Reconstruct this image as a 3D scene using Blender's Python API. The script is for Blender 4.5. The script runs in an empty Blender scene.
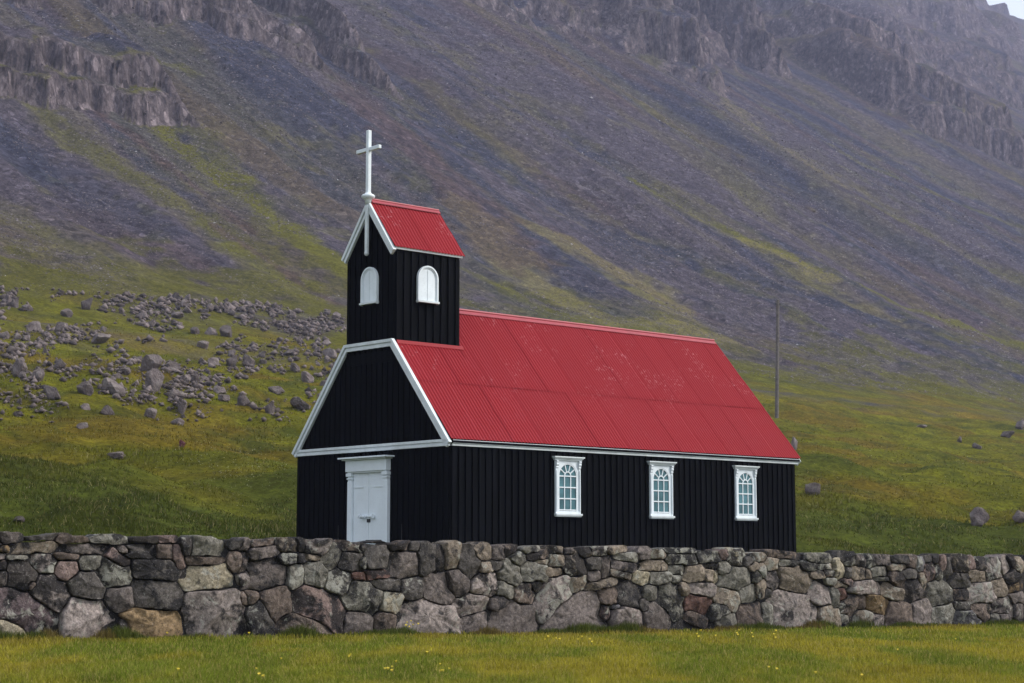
import bpy, bmesh, math, random
import numpy as np
from mathutils import Vector, Matrix

random.seed(7)
RNG = np.random.default_rng(11)
SC = bpy.context.scene
COL = SC.collection

# ------------------------------------------------------------------ camera
EYE = 1.2                                  # the photographer crouches on the lawn
FPX = 1792.0
PITCH = 0.1205
cam_d = bpy.data.cameras.new('camera')
cam = bpy.data.objects.new('camera', cam_d)
COL.objects.link(cam)
cam.location = (0, 0, EYE)
cam.rotation_euler = (math.pi / 2 + PITCH, 0, 0)
cam_d.sensor_width = 36.0
cam_d.lens = FPX / 1024 * 36.0
cam_d.clip_start = 0.1
cam_d.clip_end = 6000
cam_d.dof.use_dof = True
cam_d.dof.focus_distance = 35.5
cam_d.dof.aperture_fstop = 4.0
SC.camera = cam

# ------------------------------------------------------------------ overcast sky and a very soft sun
SUN_EL, SUN_AZ = math.radians(40), math.radians(88)   # azimuth from +Y towards +X
world = bpy.data.worlds.new('World')
SC.world = world
world.use_nodes = True
wn = world.node_tree
wn.nodes.clear()
sky = wn.nodes.new('ShaderNodeTexSky')
sky.sky_type = 'NISHITA'
sky.sun_disc = False
sky.sun_elevation = SUN_EL
sky.sun_rotation = SUN_AZ
sky.air_density = 1.0
sky.dust_density = 2.0
hsv = wn.nodes.new('ShaderNodeHueSaturation')
hsv.inputs['Saturation'].default_value = 0.5
bg = wn.nodes.new('ShaderNodeBackground')
bg.inputs['Strength'].default_value = 0.125
wo = wn.nodes.new('ShaderNodeOutputWorld')
wn.links.new(sky.outputs[0], hsv.inputs['Color'])
cloud = wn.nodes.new('ShaderNodeMix')                 # even cloud cover over most of the blue
cloud.data_type = 'RGBA'
cloud.inputs[0].default_value = 0.62
cloud.inputs[7].default_value = (5.6, 6.1, 6.9, 1)
wn.links.new(hsv.outputs[0], cloud.inputs[6])
wn.links.new(cloud.outputs[2], bg.inputs['Color'])
wn.links.new(bg.outputs[0], wo.inputs['Surface'])

sun_d = bpy.data.lights.new('sun', 'SUN')
sun_d.energy = 2.1
sun_d.angle = math.radians(12)
sun_d.color = (1.0, 0.96, 0.9)
sun = bpy.data.objects.new('sun', sun_d)
COL.objects.link(sun)
sdir = Vector((math.sin(SUN_AZ) * math.cos(SUN_EL), math.cos(SUN_AZ) * math.cos(SUN_EL), math.sin(SUN_EL)))
sun.rotation_euler = sdir.to_track_quat('Z', 'Y').to_euler()
sun.location = (60, -40, 120)

vs = SC.view_settings
vs.view_transform = 'Standard'
vs.look = 'None'
vs.gamma = 1.0
vs.use_curve_mapping = False
vs.exposure = 0.72
SC.render.engine = 'CYCLES'
SC.cycles.use_denoising = True
SC.cycles.max_bounces = 6
SC.cycles.volume_bounces = 1
SC.cycles.volume_step_rate = 4.0


# ------------------------------------------------------------------ noise
def _hash(ix, iy, iz, seed):
    h = (ix.astype(np.int64) * 374761393 + iy.astype(np.int64) * 668265263 + iz.astype(np.int64) * 2147483647 + seed * 1274126177) & 0xFFFFFFFF
    h = ((h ^ (h >> 13)) * 1274126177) & 0xFFFFFFFF
    h = h ^ (h >> 16)
    return (h & 0xFFFF) / 32767.5 - 1.0


def vnoise(x, y, z=None, seed=0):
    x = np.asarray(x, float); y = np.asarray(y, float)
    x, y = np.broadcast_arrays(x, y)
    ix = np.floor(x); iy = np.floor(y)
    fx = x - ix; fy = y - iy
    fx = fx * fx * fx * (fx * (fx * 6 - 15) + 10)
    fy = fy * fy * fy * (fy * (fy * 6 - 15) + 10)
    if z is None:
        zz = np.zeros_like(ix)
        a = _hash(ix, iy, zz, seed); b = _hash(ix + 1, iy, zz, seed)
        c = _hash(ix, iy + 1, zz, seed); d = _hash(ix + 1, iy + 1, zz, seed)
        return (a + (b - a) * fx) * (1 - fy) + (c + (d - c) * fx) * fy
    z = np.broadcast_to(np.asarray(z, float), x.shape)
    iz = np.floor(z); fz = z - iz
    fz = fz * fz * fz * (fz * (fz * 6 - 15) + 10)
    r = []
    for k in (0, 1):
        a = _hash(ix, iy, iz + k, seed); b = _hash(ix + 1, iy, iz + k, seed)
        c = _hash(ix, iy + 1, iz + k, seed); d = _hash(ix + 1, iy + 1, iz + k, seed)
        r.append((a + (b - a) * fx) * (1 - fy) + (c + (d - c) * fx) * fy)
    return r[0] + (r[1] - r[0]) * fz


def fbm(x, y, z=None, octv=4, seed=0, gain=0.5):
    t = 0.0; a = 1.0; n = 0.0
    for i in range(octv):
        k = 2.03 ** i
        t = t + a * vnoise(np.asarray(x) * k + 7.3 * i, np.asarray(y) * k - 3.1 * i, None if z is None else np.asarray(z) * k, seed + i * 17)
        n += a; a *= gain
    return t / n


def sstep(a, b, x):
    t = np.clip((np.asarray(x, float) - a) / (b - a), 0, 1)
    return t * t * (3 - 2 * t)


# ------------------------------------------------------------------ mesh and object helpers
def mesh_np(name, V, F, mat=None, smooth=False, attrs=None, parent=None, fattrs=None):
    """One mesh object from a vertex array and an array of equal-sized faces."""
    V = np.asarray(V, np.float32); F = np.asarray(F, np.int32)
    me = bpy.data.meshes.new(name)
    me.vertices.add(len(V)); me.vertices.foreach_set('co', V.ravel())
    k = F.shape[1]
    me.loops.add(F.size); me.loops.foreach_set('vertex_index', F.ravel())
    me.polygons.add(len(F)); me.polygons.foreach_set('loop_start', np.arange(0, F.size, k, dtype=np.int32))
    if smooth:
        me.polygons.foreach_set('use_smooth', np.ones(len(F), bool))
    for dom, dd in (('POINT', attrs), ('FACE', fattrs)):
        for an, av in (dd or {}).items():
            av = np.asarray(av, np.float32)
            if av.ndim == 2:
                c4 = np.ones((len(av), 4), np.float32); c4[:, :3] = av
                at_ = me.attributes.new(an, 'FLOAT_COLOR', dom); at_.data.foreach_set('color', c4.ravel())
            else:
                at_ = me.attributes.new(an, 'FLOAT', dom); at_.data.foreach_set('value', av)
    me.update(calc_edges=True)
    me.validate()
    o = bpy.data.objects.new(name, me)
    COL.objects.link(o)
    if mat: me.materials.append(mat)
    if parent is not None: o.parent = parent
    return o


def obj(name, bm, mat=None, parent=None, smooth=False):
    me = bpy.data.meshes.new(name)
    bmesh.ops.recalc_face_normals(bm, faces=bm.faces)
    bm.to_mesh(me); bm.free()
    if smooth:
        for p in me.polygons: p.use_smooth = True
    if mat: me.materials.append(mat)
    o = bpy.data.objects.new(name, me)
    COL.objects.link(o)
    if parent is not None: o.parent = parent
    return o


def tag(o, label=None, cat=None, group=None, kind=None):
    if label: o['label'] = label
    if cat: o['category'] = cat
    if group: o['group'] = group
    if kind: o['kind'] = kind
    return o


def empty(name, loc=(0, 0, 0), rotz=0.0):
    o = bpy.data.objects.new(name, None)
    COL.objects.link(o)
    o.location = loc; o.rotation_euler = (0, 0, rotz)
    return o


def add_box(bm, x0, x1, y0, y1, z0, z1, bevel=0.0, seg=1):
    vs_ = [bm.verts.new(c) for c in ((x0, y0, z0), (x1, y0, z0), (x1, y1, z0), (x0, y1, z0), (x0, y0, z1), (x1, y0, z1), (x1, y1, z1), (x0, y1, z1))]
    fs = [bm.faces.new([vs_[i] for i in q]) for q in ((0, 3, 2, 1), (4, 5, 6, 7), (0, 1, 5, 4), (1, 2, 6, 5), (2, 3, 7, 6), (3, 0, 4, 7))]
    if bevel:
        ed = list({e for f in fs for e in f.edges})
        bmesh.ops.bevel(bm, geom=ed, offset=bevel, segments=seg, affect='EDGES', profile=0.6)


def add_prism(bm, pts, direction):
    """Extrude a planar polygon (list of 3D points) along a vector."""
    d = Vector(direction)
    a = [bm.verts.new(p) for p in pts]
    b = [bm.verts.new(Vector(p) + d) for p in pts]
    bm.faces.new(a); bm.faces.new(b[::-1])
    n = len(pts)
    for i in range(n):
        bm.faces.new((a[i], b[i], b[(i + 1) % n], a[(i + 1) % n]))


def add_tube(bm, p0, p1, r0, r1, n=12, cap=True):
    p0, p1 = Vector(p0), Vector(p1)
    q = (p1 - p0).to_track_quat('Z', 'Y')
    R = []
    for p, r in ((p0, r0), (p1, r1)):
        R.append([bm.verts.new(p + q @ Vector((r * math.cos(2 * math.pi * k / n), r * math.sin(2 * math.pi * k / n), 0))) for k in range(n)])
    for k in range(n):
        bm.faces.new((R[0][k], R[0][(k + 1) % n], R[1][(k + 1) % n], R[1][k]))
    if cap:
        bm.faces.new(R[0][::-1]); bm.faces.new(R[1])


def add_lathe(bm, prof, c, n=20):
    rings = []
    for r, z in prof:
        rings.append([bm.verts.new((c[0] + r * math.cos(2 * math.pi * k / n), c[1] + r * math.sin(2 * math.pi * k / n), c[2] + z)) for k in range(n)])
    for a, b in zip(rings, rings[1:]):
        for k in range(n):
            bm.faces.new((a[k], a[(k + 1) % n], b[(k + 1) % n], b[k]))
    bm.faces.new(rings[0][::-1]); bm.faces.new(rings[-1])


# ------------------------------------------------------------------ materials
class Mat:
    def __init__(self, name):
        self.m = bpy.data.materials.new(name)
        self.m.use_nodes = True
        self.nt = self.m.node_tree
        self.b = self.nt.nodes['Principled BSDF']
        self.out = self.nt.nodes['Material Output']

    def n(self, typ, **kw):
        nd = self.nt.nodes.new(typ)
        for k, v in kw.items():
            if k.startswith('_'): setattr(nd, k[1:], v)
            else: nd.inputs[k.replace('__', ' ')].default_value = v
        return nd

    def l(self, a, b): self.nt.links.new(a, b)

    def noise(self, scale, detail=4, rough=0.55, vec=None, dist=0.0):
        nd = self.n('ShaderNodeTexNoise', Scale=scale, Detail=detail, Roughness=rough, Distortion=dist)
        if vec is not None: self.l(vec, nd.inputs['Vector'])
        return nd.outputs['Fac']

    def ramp(self, fac, stops):
        r = self.n('ShaderNodeValToRGB')
        e = r.color_ramp.elements
        while len(e) < len(stops): e.new(0.5)
        for el, (p, c) in zip(e, stops):
            el.position = p
            el.color = (c, c, c, 1) if not hasattr(c, '__len__') else (*c[:3], 1)
        self.l(fac, r.inputs[0])
        return r.outputs[0]

    def mix(self, fac, a, b, mode='MIX'):
        nd = self.n('ShaderNodeMix', _data_type='RGBA', _blend_type=mode)
        for sock, v in ((nd.inputs[0], fac), (nd.inputs[6], a), (nd.inputs[7], b)):
            if hasattr(v, 'links'): self.l(v, sock)
            else: sock.default_value = v if not hasattr(v, '__len__') else (*v[:3], 1)
        return nd.outputs[2]

    def bump(self, h, strength, dist):
        nd = self.n('ShaderNodeBump', Strength=strength, Distance=dist)
        self.l(h, nd.inputs['Height'])
        self.l(nd.outputs[0], self.b.inputs['Normal'])

    def coord(self, kind='Object'):
        return self.n('ShaderNodeTexCoord').outputs[kind]

    def attr(self, name, out='Color'):
        return self.n('ShaderNodeAttribute', _attribute_name=name).outputs[out]

    def color(self, c):
        if hasattr(c, 'links'): self.l(c, self.b.inputs['Base Color'])
        else: self.b.inputs['Base Color'].default_value = (*c[:3], 1)

    def rough(self, r, spec=0.5):
        if hasattr(r, 'links'): self.l(r, self.b.inputs['Roughness'])
        else: self.b.inputs['Roughness'].default_value = r
        self.b.inputs['Specular IOR Level'].default_value = spec


def mat_paint(name, col, dirt=0.25, rough=0.5, grain=True):
    M = Mat(name); c = M.coord()
    n1 = M.noise(2.3, 6, 0.65, c); n2 = M.noise(31, 5, 0.6, c)
    f = M.ramp(n1, [(0.35, 1.0), (0.75, 1.0 - dirt)])
    base = M.mix(1.0, col, f, 'MULTIPLY')
    f2 = M.ramp(n2, [(0.55, 1.0), (0.8, 1.0 - dirt)])
    base = M.mix(1.0, base, f2, 'MULTIPLY')
    M.color(base); M.rough(rough)
    if grain: M.bump(n2, 0.25, 0.004)
    return M.m


def mat_tar():
    M = Mat('black_tarred_boards'); c = M.coord()
    mp = M.n('ShaderNodeMapping'); mp.inputs['Scale'].default_value = (14, 14, 0.6); M.l(c, mp.inputs[0])
    g = M.noise(1.0, 6, 0.6, mp.outputs[0]); w = M.noise(0.9, 5, 0.6, c)
    base = M.ramp(g, [(0.25, (0.0006, 0.0008, 0.0013)), (0.55, (0.0017, 0.0023, 0.0038)), (0.8, (0.007, 0.0085, 0.012))])
    base = M.mix(M.ramp(w, [(0.45, 0.0), (0.8, 0.6)]), base, (0.0035, 0.004, 0.0055))
    M.color(base); M.rough(M.ramp(w, [(0.3, 0.6), (0.7, 0.8)]), 0.045)
    M.bump(g, 0.35, 0.006)
    return M.m


def mat_roof():
    M = Mat('red_painted_corrugated_iron'); c = M.coord()
    a = M.attr('sheet', 'Fac')
    base = M.mix(a, (0.258, 0.0130, 0.0185), (0.276, 0.0145, 0.0205))
    n1 = M.noise(0.8, 5, 0.6, c)
    base = M.mix(M.ramp(n1, [(0.4, 0.0), (0.75, 0.45)]), base, (0.27, 0.020, 0.028))
    # lichen and bare spots, denser towards the ridge
    sp = M.noise(9.0, 3, 0.7, c); sp2 = M.noise(1.1, 3, 0.5, c); sp3 = M.noise(46, 2, 0.5, c)
    s1 = M.ramp(sp, [(0.54, 0.0), (0.60, 1.0)]); s2 = M.ramp(sp2, [(0.52, 0.0), (0.60, 1.0)]); s3 = M.ramp(sp3, [(0.5, 0.0), (0.6, 1.0)])
    hgt = M.attr('height', 'Fac')
    msk = M.mix(1.0, M.mix(1.0, s1, s2, 'MULTIPLY'), M.mix(1.0, s3, M.ramp(hgt, [(0.3, 0.12), (0.62, 1.0)]), 'MULTIPLY'), 'MULTIPLY')
    base = M.mix(M.mix(1.0, msk, (0.7, 0.7, 0.7), 'MULTIPLY'), base, (0.50, 0.24, 0.25))
    rust = M.ramp(M.noise(17, 4, 0.6, c), [(0.7, 0.0), (0.8, 0.5)])
    base = M.mix(rust, base, (0.22, 0.03, 0.03))
    M.color(base); M.rough(0.6, 0.14)
    M.bump(M.noise(24, 3, 0.5, c), 0.15, 0.004)
    return M.m


def mat_stone():
    """Basalt block: own tint (attribute) with dark moss, pale lichen and pits."""
    M = Mat('weathered_basalt'); c = M.coord()
    t = M.attr('col')
    n1 = M.noise(3.2, 6, 0.65, c, 0.3); n2 = M.noise(16, 6, 0.7, c); n3 = M.noise(60, 4, 0.6, c)
    base = M.mix(1.0, t, M.ramp(n2, [(0.3, 0.36), (0.5, 0.95), (0.68, 1.7)]), 'MULTIPLY')
    # black crust patches, mostly on the upper stones (attribute), and pale lichen
    cr = M.attr('crust', 'Fac')
    add = M.n('ShaderNodeMath', _operation='ADD'); M.l(n1, add.inputs[0]); M.l(cr, add.inputs[1])
    base = M.mix(M.ramp(add.outputs[0], [(0.54, 0.0), (0.61, 0.9)]), base, (0.017, 0.016, 0.017))
    li = M.attr('lichen', 'Fac')
    n4 = M.noise(5.5, 7, 0.72, c, 0.5)
    add2 = M.n('ShaderNodeMath', _operation='ADD'); M.l(n4, add2.inputs[0]); M.l(li, add2.inputs[1])
    base = M.mix(M.ramp(add2.outputs[0], [(0.57, 0.0), (0.63, 0.8)]), base, (0.30, 0.29, 0.25))
    sp = M.ramp(n3, [(0.60, 0.0), (0.68, 0.45)])
    base = M.mix(sp, base, (0.36, 0.34, 0.33))
    base = M.mix(M.ramp(n3, [(0.34, 0.7), (0.42, 0.0)]), base, (0.03, 0.028, 0.028))
    M.color(base); M.rough(0.92, 0.12)
    h = M.mix(0.5, n2, n3)
    M.bump(h, 0.8, 0.02)
    return M.m


def mat_boulder():
    M = Mat('grey_lava_boulder'); c = M.coord()
    oi = M.n('ShaderNodeObjectInfo').outputs['Random']
    n1 = M.noise(1.4, 6, 0.7, c); n2 = M.noise(6, 5, 0.65, c)
    base = M.ramp(n1, [(0.3, (0.078, 0.064, 0.062)), (0.5, (0.160, 0.130, 0.124)), (0.72, (0.27, 0.235, 0.22))])
    base = M.mix(1.0, base, M.ramp(oi, [(0.0, 0.65), (1.0, 1.25)]), 'MULTIPLY')
    nz = M.n('ShaderNodeNewGeometry').outputs['Normal']
    sx = M.n('ShaderNodeSeparateXYZ'); M.l(nz, sx.inputs[0])
    moss = M.n('ShaderNodeMath', _operation='MULTIPLY'); M.l(M.ramp(sx.outputs[2], [(0.55, 0.0), (0.95, 1.0)]), moss.inputs[0]); M.l(M.ramp(n2, [(0.5, 0.0), (0.62, 0.7)]), moss.inputs[1])
    base = M.mix(moss.outputs[0], base, (0.085, 0.085, 0.03))
    M.color(base); M.rough(0.95, 0.05)
    M.bump(n2, 1.0, 0.15)
    return M.m


def mat_terrain(name, stone_amt, bump_scale, bump_dist, upright=1.0):
    M = Mat(name)
    m0 = M.n('ShaderNodeMapping'); m0.inputs['Scale'].default_value = (1, 1, upright); M.l(M.coord(), m0.inputs[0]); c = m0.outputs[0]
    t = M.attr('col'); rk = M.attr('rock', 'Fac'); cg = M.attr('crag', 'Fac')
    n1 = M.noise(0.35, 6, 0.7, c); n2 = M.noise(bump_scale, 6, 0.72, c)
    base = M.mix(1.0, t, M.ramp(n1, [(0.3, 0.72), (0.5, 1.0), (0.7, 1.28)]), 'MULTIPLY')
    base = M.mix(1.0, base, M.ramp(n2, [(0.3, 0.45), (0.5, 1.0), (0.68, 1.6)]), 'MULTIPLY')
    # loose stones read as pale and dark grains
    v = M.n('ShaderNodeTexVoronoi', _feature='F1', Scale=1.1); M.l(c, v.inputs['Vector'])
    v2 = M.n('ShaderNodeTexVoronoi', _feature='F1', Scale=0.45); M.l(c, v2.inputs['Vector'])
    g = M.n('ShaderNodeSeparateColor'); M.l(v.outputs['Color'], g.inputs[0])
    st = M.ramp(g.outputs[0], [(0.0, 0.5), (0.6, 0.95), (0.93, 1.3), (1.0, 2.0)])
    f = M.n('ShaderNodeMath', _operation='MULTIPLY'); M.l(rk, f.inputs[0]); f.inputs[1].default_value = stone_amt
    base = M.mix(f.outputs[0], base, M.mix(1.0, base, st, 'MULTIPLY'))
    # cooling joints of the crags: upright cracks with crevice shade painted into the colour, pale edges
    mp = M.n('ShaderNodeMapping'); mp.inputs['Scale'].default_value = (0.55, 0.55, 0.26); M.l(c, mp.inputs[0])
    jn = M.noise(1.0, 7, 0.72, mp.outputs[0], 0.6)
    base = M.mix(cg, base, M.mix(1.0, base, M.ramp(jn, [(0.36, 0.25), (0.47, 0.85), (0.55, 1.05), (0.68, 1.45)]), 'MULTIPLY'))
    M.color(base); M.rough(1.0, 0.02)
    h = M.mix(cg, M.mix(0.4, n2, v2.outputs['Distance']), jn)
    M.bump(h, 0.8, bump_dist)
    return M.m


def mat_blades(name, rough=0.7, trans=0.35):
    M = Mat(name)
    t = M.attr('col')
    M.color(t); M.rough(rough, 0.05)
    tr = M.n('ShaderNodeBsdfTranslucent'); M.l(t, tr.inputs['Color'])
    mx = M.n('ShaderNodeMixShader', Fac=trans)
    M.l(M.b.outputs[0], mx.inputs[1]); M.l(tr.outputs[0], mx.inputs[2]); M.l(mx.outputs[0], M.out.inputs['Surface'])
    return M.m


WHITE = mat_paint('white_painted_wood', (0.76, 0.82, 0.85), 0.2, 0.45)
WHITE_TRIM = mat_paint('white_painted_trim', (0.70, 0.75, 0.76), 0.26, 0.5)
DOOR_WHITE = mat_paint('pale_blue_white_door_paint', (0.78, 0.84, 0.875), 0.12, 0.4)
TAR = mat_tar()
ROOF = mat_roof()
RIDGE = mat_paint('faded_red_ridge_capping', (0.36, 0.035, 0.05), 0.3, 0.5)
STONE = mat_stone()
BOULDER = mat_boulder()

# ------------------------------------------------------------------ the lie of the land
# A straight foot-of-slope line runs away to the right; S is the distance uphill of it, T the distance along it.
B0 = np.array([-48.0, 171.0]); EA = np.array([0.750, 0.6615]); NU = np.array([-0.6615, 0.750])
_ss = np.arange(-400, 1000, 1.0)
_sl = np.interp(_ss, [-142, -124, -100, -75, -40, 0, 45, 110, 300, 500, 726, 738, 1000], [0, 0.10, 0.15, 0.175, 0.20, 0.25, 0.46, 0.64, 0.66, 0.69, 0.70, 0.04, 0.04])
_zz = np.concatenate([[0], np.cumsum((_sl[1:] + _sl[:-1]) / 2)]) + 0.45


def prof(s): return np.interp(s, _ss, _zz)


def st_of(x, y):
    return (x - B0[0]) * NU[0] + (y - B0[1]) * NU[1], (x - B0[0]) * EA[0] + (y - B0[1]) * EA[1]


def xy_of(s, t):
    return B0[0] + EA[0] * t + NU[0] * s, B0[1] + EA[1] * t + NU[1] * s


# the dry stone wall stands on a straight line across the view
WP0 = np.array([-6.63, 23.2]); WP1 = np.array([10.14, 35.5])
WD = (WP1 - WP0) / np.linalg.norm(WP1 - WP0); WN = np.array([-WD[1], WD[0]])     # WN points behind the wall
WLEN = float(np.linalg.norm(WP1 - WP0))


def wall_aq(x, y):
    return (x - WP0[0]) * WD[0] + (y - WP0[1]) * WD[1], (x - WP0[0]) * WN[0] + (y - WP0[1]) * WN[1]


def lawn_z(x, y):
    a, q = wall_aq(x, y)
    z = 0.145 - 0.0118 * np.clip(a, -6, 30)
    return z + 0.035 * fbm(x * 0.35, y * 0.35, octv=3, seed=3)


def meadow_noise(x, y, s):
    k = sstep(-138, -112, s)
    return ((0.10 + 0.14 * k) * fbm(x / 1.7, y / 1.7, octv=3, seed=21) + k * (0.30 * fbm(x / 3.1, y / 2.4, octv=2, seed=23) + 0.75 * fbm(x / 6.5, y / 6.5, octv=2, seed=25) + 0.9 * fbm(x / 24, y / 24, octv=2, seed=29)))


def ray(px, py):
    u = (np.asarray(px, float) - 512) / FPX; v = (341.5 - np.asarray(py, float)) / FPX
    return u, math.cos(PITCH) - v * math.sin(PITCH), math.sin(PITCH) + v * math.cos(PITCH)


def base_z(x, y):
    s, t = st_of(x, y)
    return prof(s)


def at(px, py, zf=None):
    """Where the line of sight through a picture point meets the land (x, y)."""
    zf = zf or base_z
    rx, ry, rz = ray(px, py)
    rx, ry, rz = [np.atleast_1d(np.asarray(v, float)) for v in np.broadcast_arrays(rx, ry, rz)]
    d = np.full(rx.shape, 40.0); hit = np.zeros(rx.shape, bool); lo = d.copy()
    while True:
        z = zf(rx * d, ry * d)
        hit |= (EYE + rz * d) < z
        if hit.all() or d.max() > 3000: break
        lo = np.where(hit, lo, d)
        d = np.where(hit, d, d * 1.02)
    hi = d.copy()
    for _ in range(25):
        m = (lo + hi) / 2
        below = (EYE + rz * m) < zf(rx * m, ry * m)
        hi = np.where(below, m, hi); lo = np.where(below, lo, m)
    return rx * hi, ry * hi


# ------------------------------------------------------------------ cliffs: bands of basalt along the upper slope
# each band: foot of the cliff from left to right (picture points on the even slope), height in metres, number of lava beds
CLIFFS = [
    ([(-60, 60), (0, 88), (60, 98), (120, 112), (205, 122)], 9.0, 2, 3),
    ([(-40, -30), (60, -6), (130, 10), (215, 34), (262, 48), (352, 80)], 9.5, 2, 5),
    ([(170, -40), (230, -18), (300, 22), (355, 50)], 10.0, 2, 6),
    ([(350, -30), (420, 6), (520, 28), (612, 48), (640, 52)], 17.0, 2, 7),
    ([(640, 66), (700, 84), (742, 78), (790, 66)], 32.0, 3, 8),
    ([(745, 62), (772, 86), (814, 92)], 22.0, 2, 9),
    ([(858, 84), (885, 112), (918, 120), (958, 118)], 21.0, 2, 10),
    ([(925, 132), (975, 150), (1030, 170), (1060, 178)], 21.0, 2, 11),
    ([(818, 38), (860, 58), (908, 70)], 21.0, 2, 12),
    ([(890, 54), (940, 76), (990, 96), (1060, 120)], 24.0, 3, 13),
    ([(742, -20), (790, 14), (842, 30)], 24.0, 2, 14),
    ([(846, 2), (900, 25), (960, 46), (1060, 78)], 26.0, 3, 15),
    ([(930, -8), (990, 12), (1060, 32)], 22.0, 2, 16),
]
CL = []
for pts, h, beds, sd in CLIFFS:
    P = np.array(pts, float)
    x, y = at(P[:, 0], P[:, 1])
    s, t = st_of(x, y)
    o = np.argsort(t)
    CL.append((s[o], t[o], h, beds, sd))


def land(s, t):
    """Height and cliff-ness of the mountainside at (s, t)."""
    x, y = xy_of(s, t)
    z = prof(s)
    up = sstep(5, 90, s)
    # gullies and ribs running straight down the slope
    wob = t + 5 * fbm(s / 60, t / 60, octv=2, seed=41)
    g = fbm(wob / 34, s / 260, octv=2, seed=43) * 4.6 + fbm(wob / 12, s / 150, octv=2, seed=47) * 1.5 - 1.1 * np.abs(fbm(wob / 5.5, s / 120, octv=2, seed=49))
    z = z + up * g
    z = z + sstep(-8, 25, s) * (fbm(x / 13, y / 13, octv=3, seed=51) * 1.0 + fbm(x / 3.1, y / 3.1, octv=3, seed=53) * 0.42)
    rock = np.zeros_like(z)
    for sb, tb, h, beds, sd in CL:
        s0 = np.interp(t, tb, sb)
        span = tb[-1] - tb[0]
        big = sb.mean() > 190
        k = sstep(tb[0] - 2, tb[0] + 0.12 * span, t) * (1 - sstep(tb[-1] - 0.12 * span, tb[-1] + 2, t))
        k = k * np.clip(0.95 + 0.55 * fbm(t / (40 if big else 16), s * 0, octv=2, seed=sd), 0.15, 1.2)
        sc = 2.2 if big else 1.0
        # buttresses and columns: the foot of the rock steps in and out
        butt = sc * (7.5 * fbm(t / (14 * sc), s / 60, octv=2, seed=sd + 60) + 4.2 * np.abs(fbm(t / (4.2 * sc), z / 11, octv=2, seed=sd + 70)) + 1.1 * fbm(t / (1.6 * sc), z / 7, octv=2, seed=sd + 80))
        q = s - s0 - butt
        if big: q = q - 13 * fbm(t / 40, s * 0, octv=2, seed=sd + 55)
        step = 0
        gap = 5.0 * sc
        for b in range(beds):
            qb = q - b * gap - 1.6 * fbm(t / (8 * sc), s * 0 + b, octv=2, seed=sd + 90 + b)
            kb = np.clip(0.85 + 1.2 * fbm(t / (17 * sc) + 31 * b, s * 0, octv=3, seed=sd + 95), 0.0, 1.15) if big else 1.0
            step = step + kb * sstep(0, 1.3 * sc, qb)
            rock = np.maximum(rock, k * kb * sstep(-1.5, 0.2, qb) * (1 - sstep(1.0 * sc + 1.2, 1.0 * sc + 3.2, qb)))
        relax = 1 - sstep(beds * gap, beds * gap + h * 3.2, q)
        z = z + k * h * step / beds * relax
    return z, np.clip(rock, 0, 1)


# ------------------------------------------------------------------ colours of the slope: streaks of moss, gravel and earth
# polyline of picture points on the slope, width in pixels, strength, kind
STREAKS = [
    ([(140, 96), (190, 140), (250, 190), (310, 240), (350, 275)], 17, 0.95, 'moss'),
    ([(195, 120), (240, 175), (290, 215)], 15, 0.5, 'moss'),
    ([(40, 95), (110, 150), (200, 205), (320, 300)], 14, 0.6, 'moss'),
    ([(60, 25), (120, 45), (185, 62)], 10, 0.6, 'moss'),
    ([(640, 175), (720, 215), (800, 258), (900, 298), (1030, 338)], 8, 0.9, 'moss'),
    ([(690, 205), (760, 240), (830, 275)], 9, 0.5, 'straw'),
    ([(600, 78), (680, 125), (760, 205)], 15, 0.32, 'moss'),
    ([(420, 70), (520, 150)], 14, 0.3, 'moss'),
    ([(470, 205), (530, 265), (600, 310), (700, 330)], 26, 0.5, 'straw'),
    ([(560, 230), (640, 270), (680, 310)], 24, 0.45, 'straw'),
    ([(470, 262), (560, 312), (660, 330)], 20, 0.5, 'moss'),
    ([(0, 205), (90, 250), (200, 290), (330, 312)], 24, 0.42, 'moss'),
    ([(700, 352), (800, 372), (900, 385), (1030, 395)], 16, 0.55, 'moss'),
    ([(790, 262), (850, 300), (930, 335)], 14, 0.35, 'straw'),
    ([(800, 122), (860, 158), (930, 185), (1030, 222)], 8, 0.5, 'moss'),
    ([(860, 200), (940, 240), (1020, 275)], 8, 0.4, 'moss'),
    ([(720, 95), (770, 140), (830, 180)], 9, 0.35, 'straw'),
    ([(90, 96), (150, 138), (215, 190), (250, 220)], 9, 0.75, 'earth'),
    ([(215, 215), (280, 262), (340, 300)], 7, 0.7, 'earth'),
    ([(345, 70), (430, 160), (510, 240)], 30, 0.6, 'earth'),
    ([(560, 60), (640, 110)], 20, 0.35, 'earth'),
    ([(830, 60), (880, 110)], 16, 0.5, 'earth'),
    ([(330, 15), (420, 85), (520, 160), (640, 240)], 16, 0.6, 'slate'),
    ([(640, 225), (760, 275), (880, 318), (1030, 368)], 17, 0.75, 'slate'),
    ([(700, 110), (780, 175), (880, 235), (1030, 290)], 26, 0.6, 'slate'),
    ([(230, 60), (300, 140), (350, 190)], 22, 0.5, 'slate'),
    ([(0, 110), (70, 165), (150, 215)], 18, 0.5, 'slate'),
]
SCREE = np.array([0.066, 0.056, 0.068]); SLATE = np.array([0.033, 0.036, 0.055]); EARTH = np.array([0.070, 0.046, 0.042])  # scree and slate: purplish gravel, with some blue haze painted into the colour
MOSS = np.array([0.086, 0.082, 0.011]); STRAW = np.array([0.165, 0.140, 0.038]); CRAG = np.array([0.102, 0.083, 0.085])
KIND = {'moss': MOSS, 'straw': STRAW, 'earth': EARTH, 'slate': SLATE}


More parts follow.
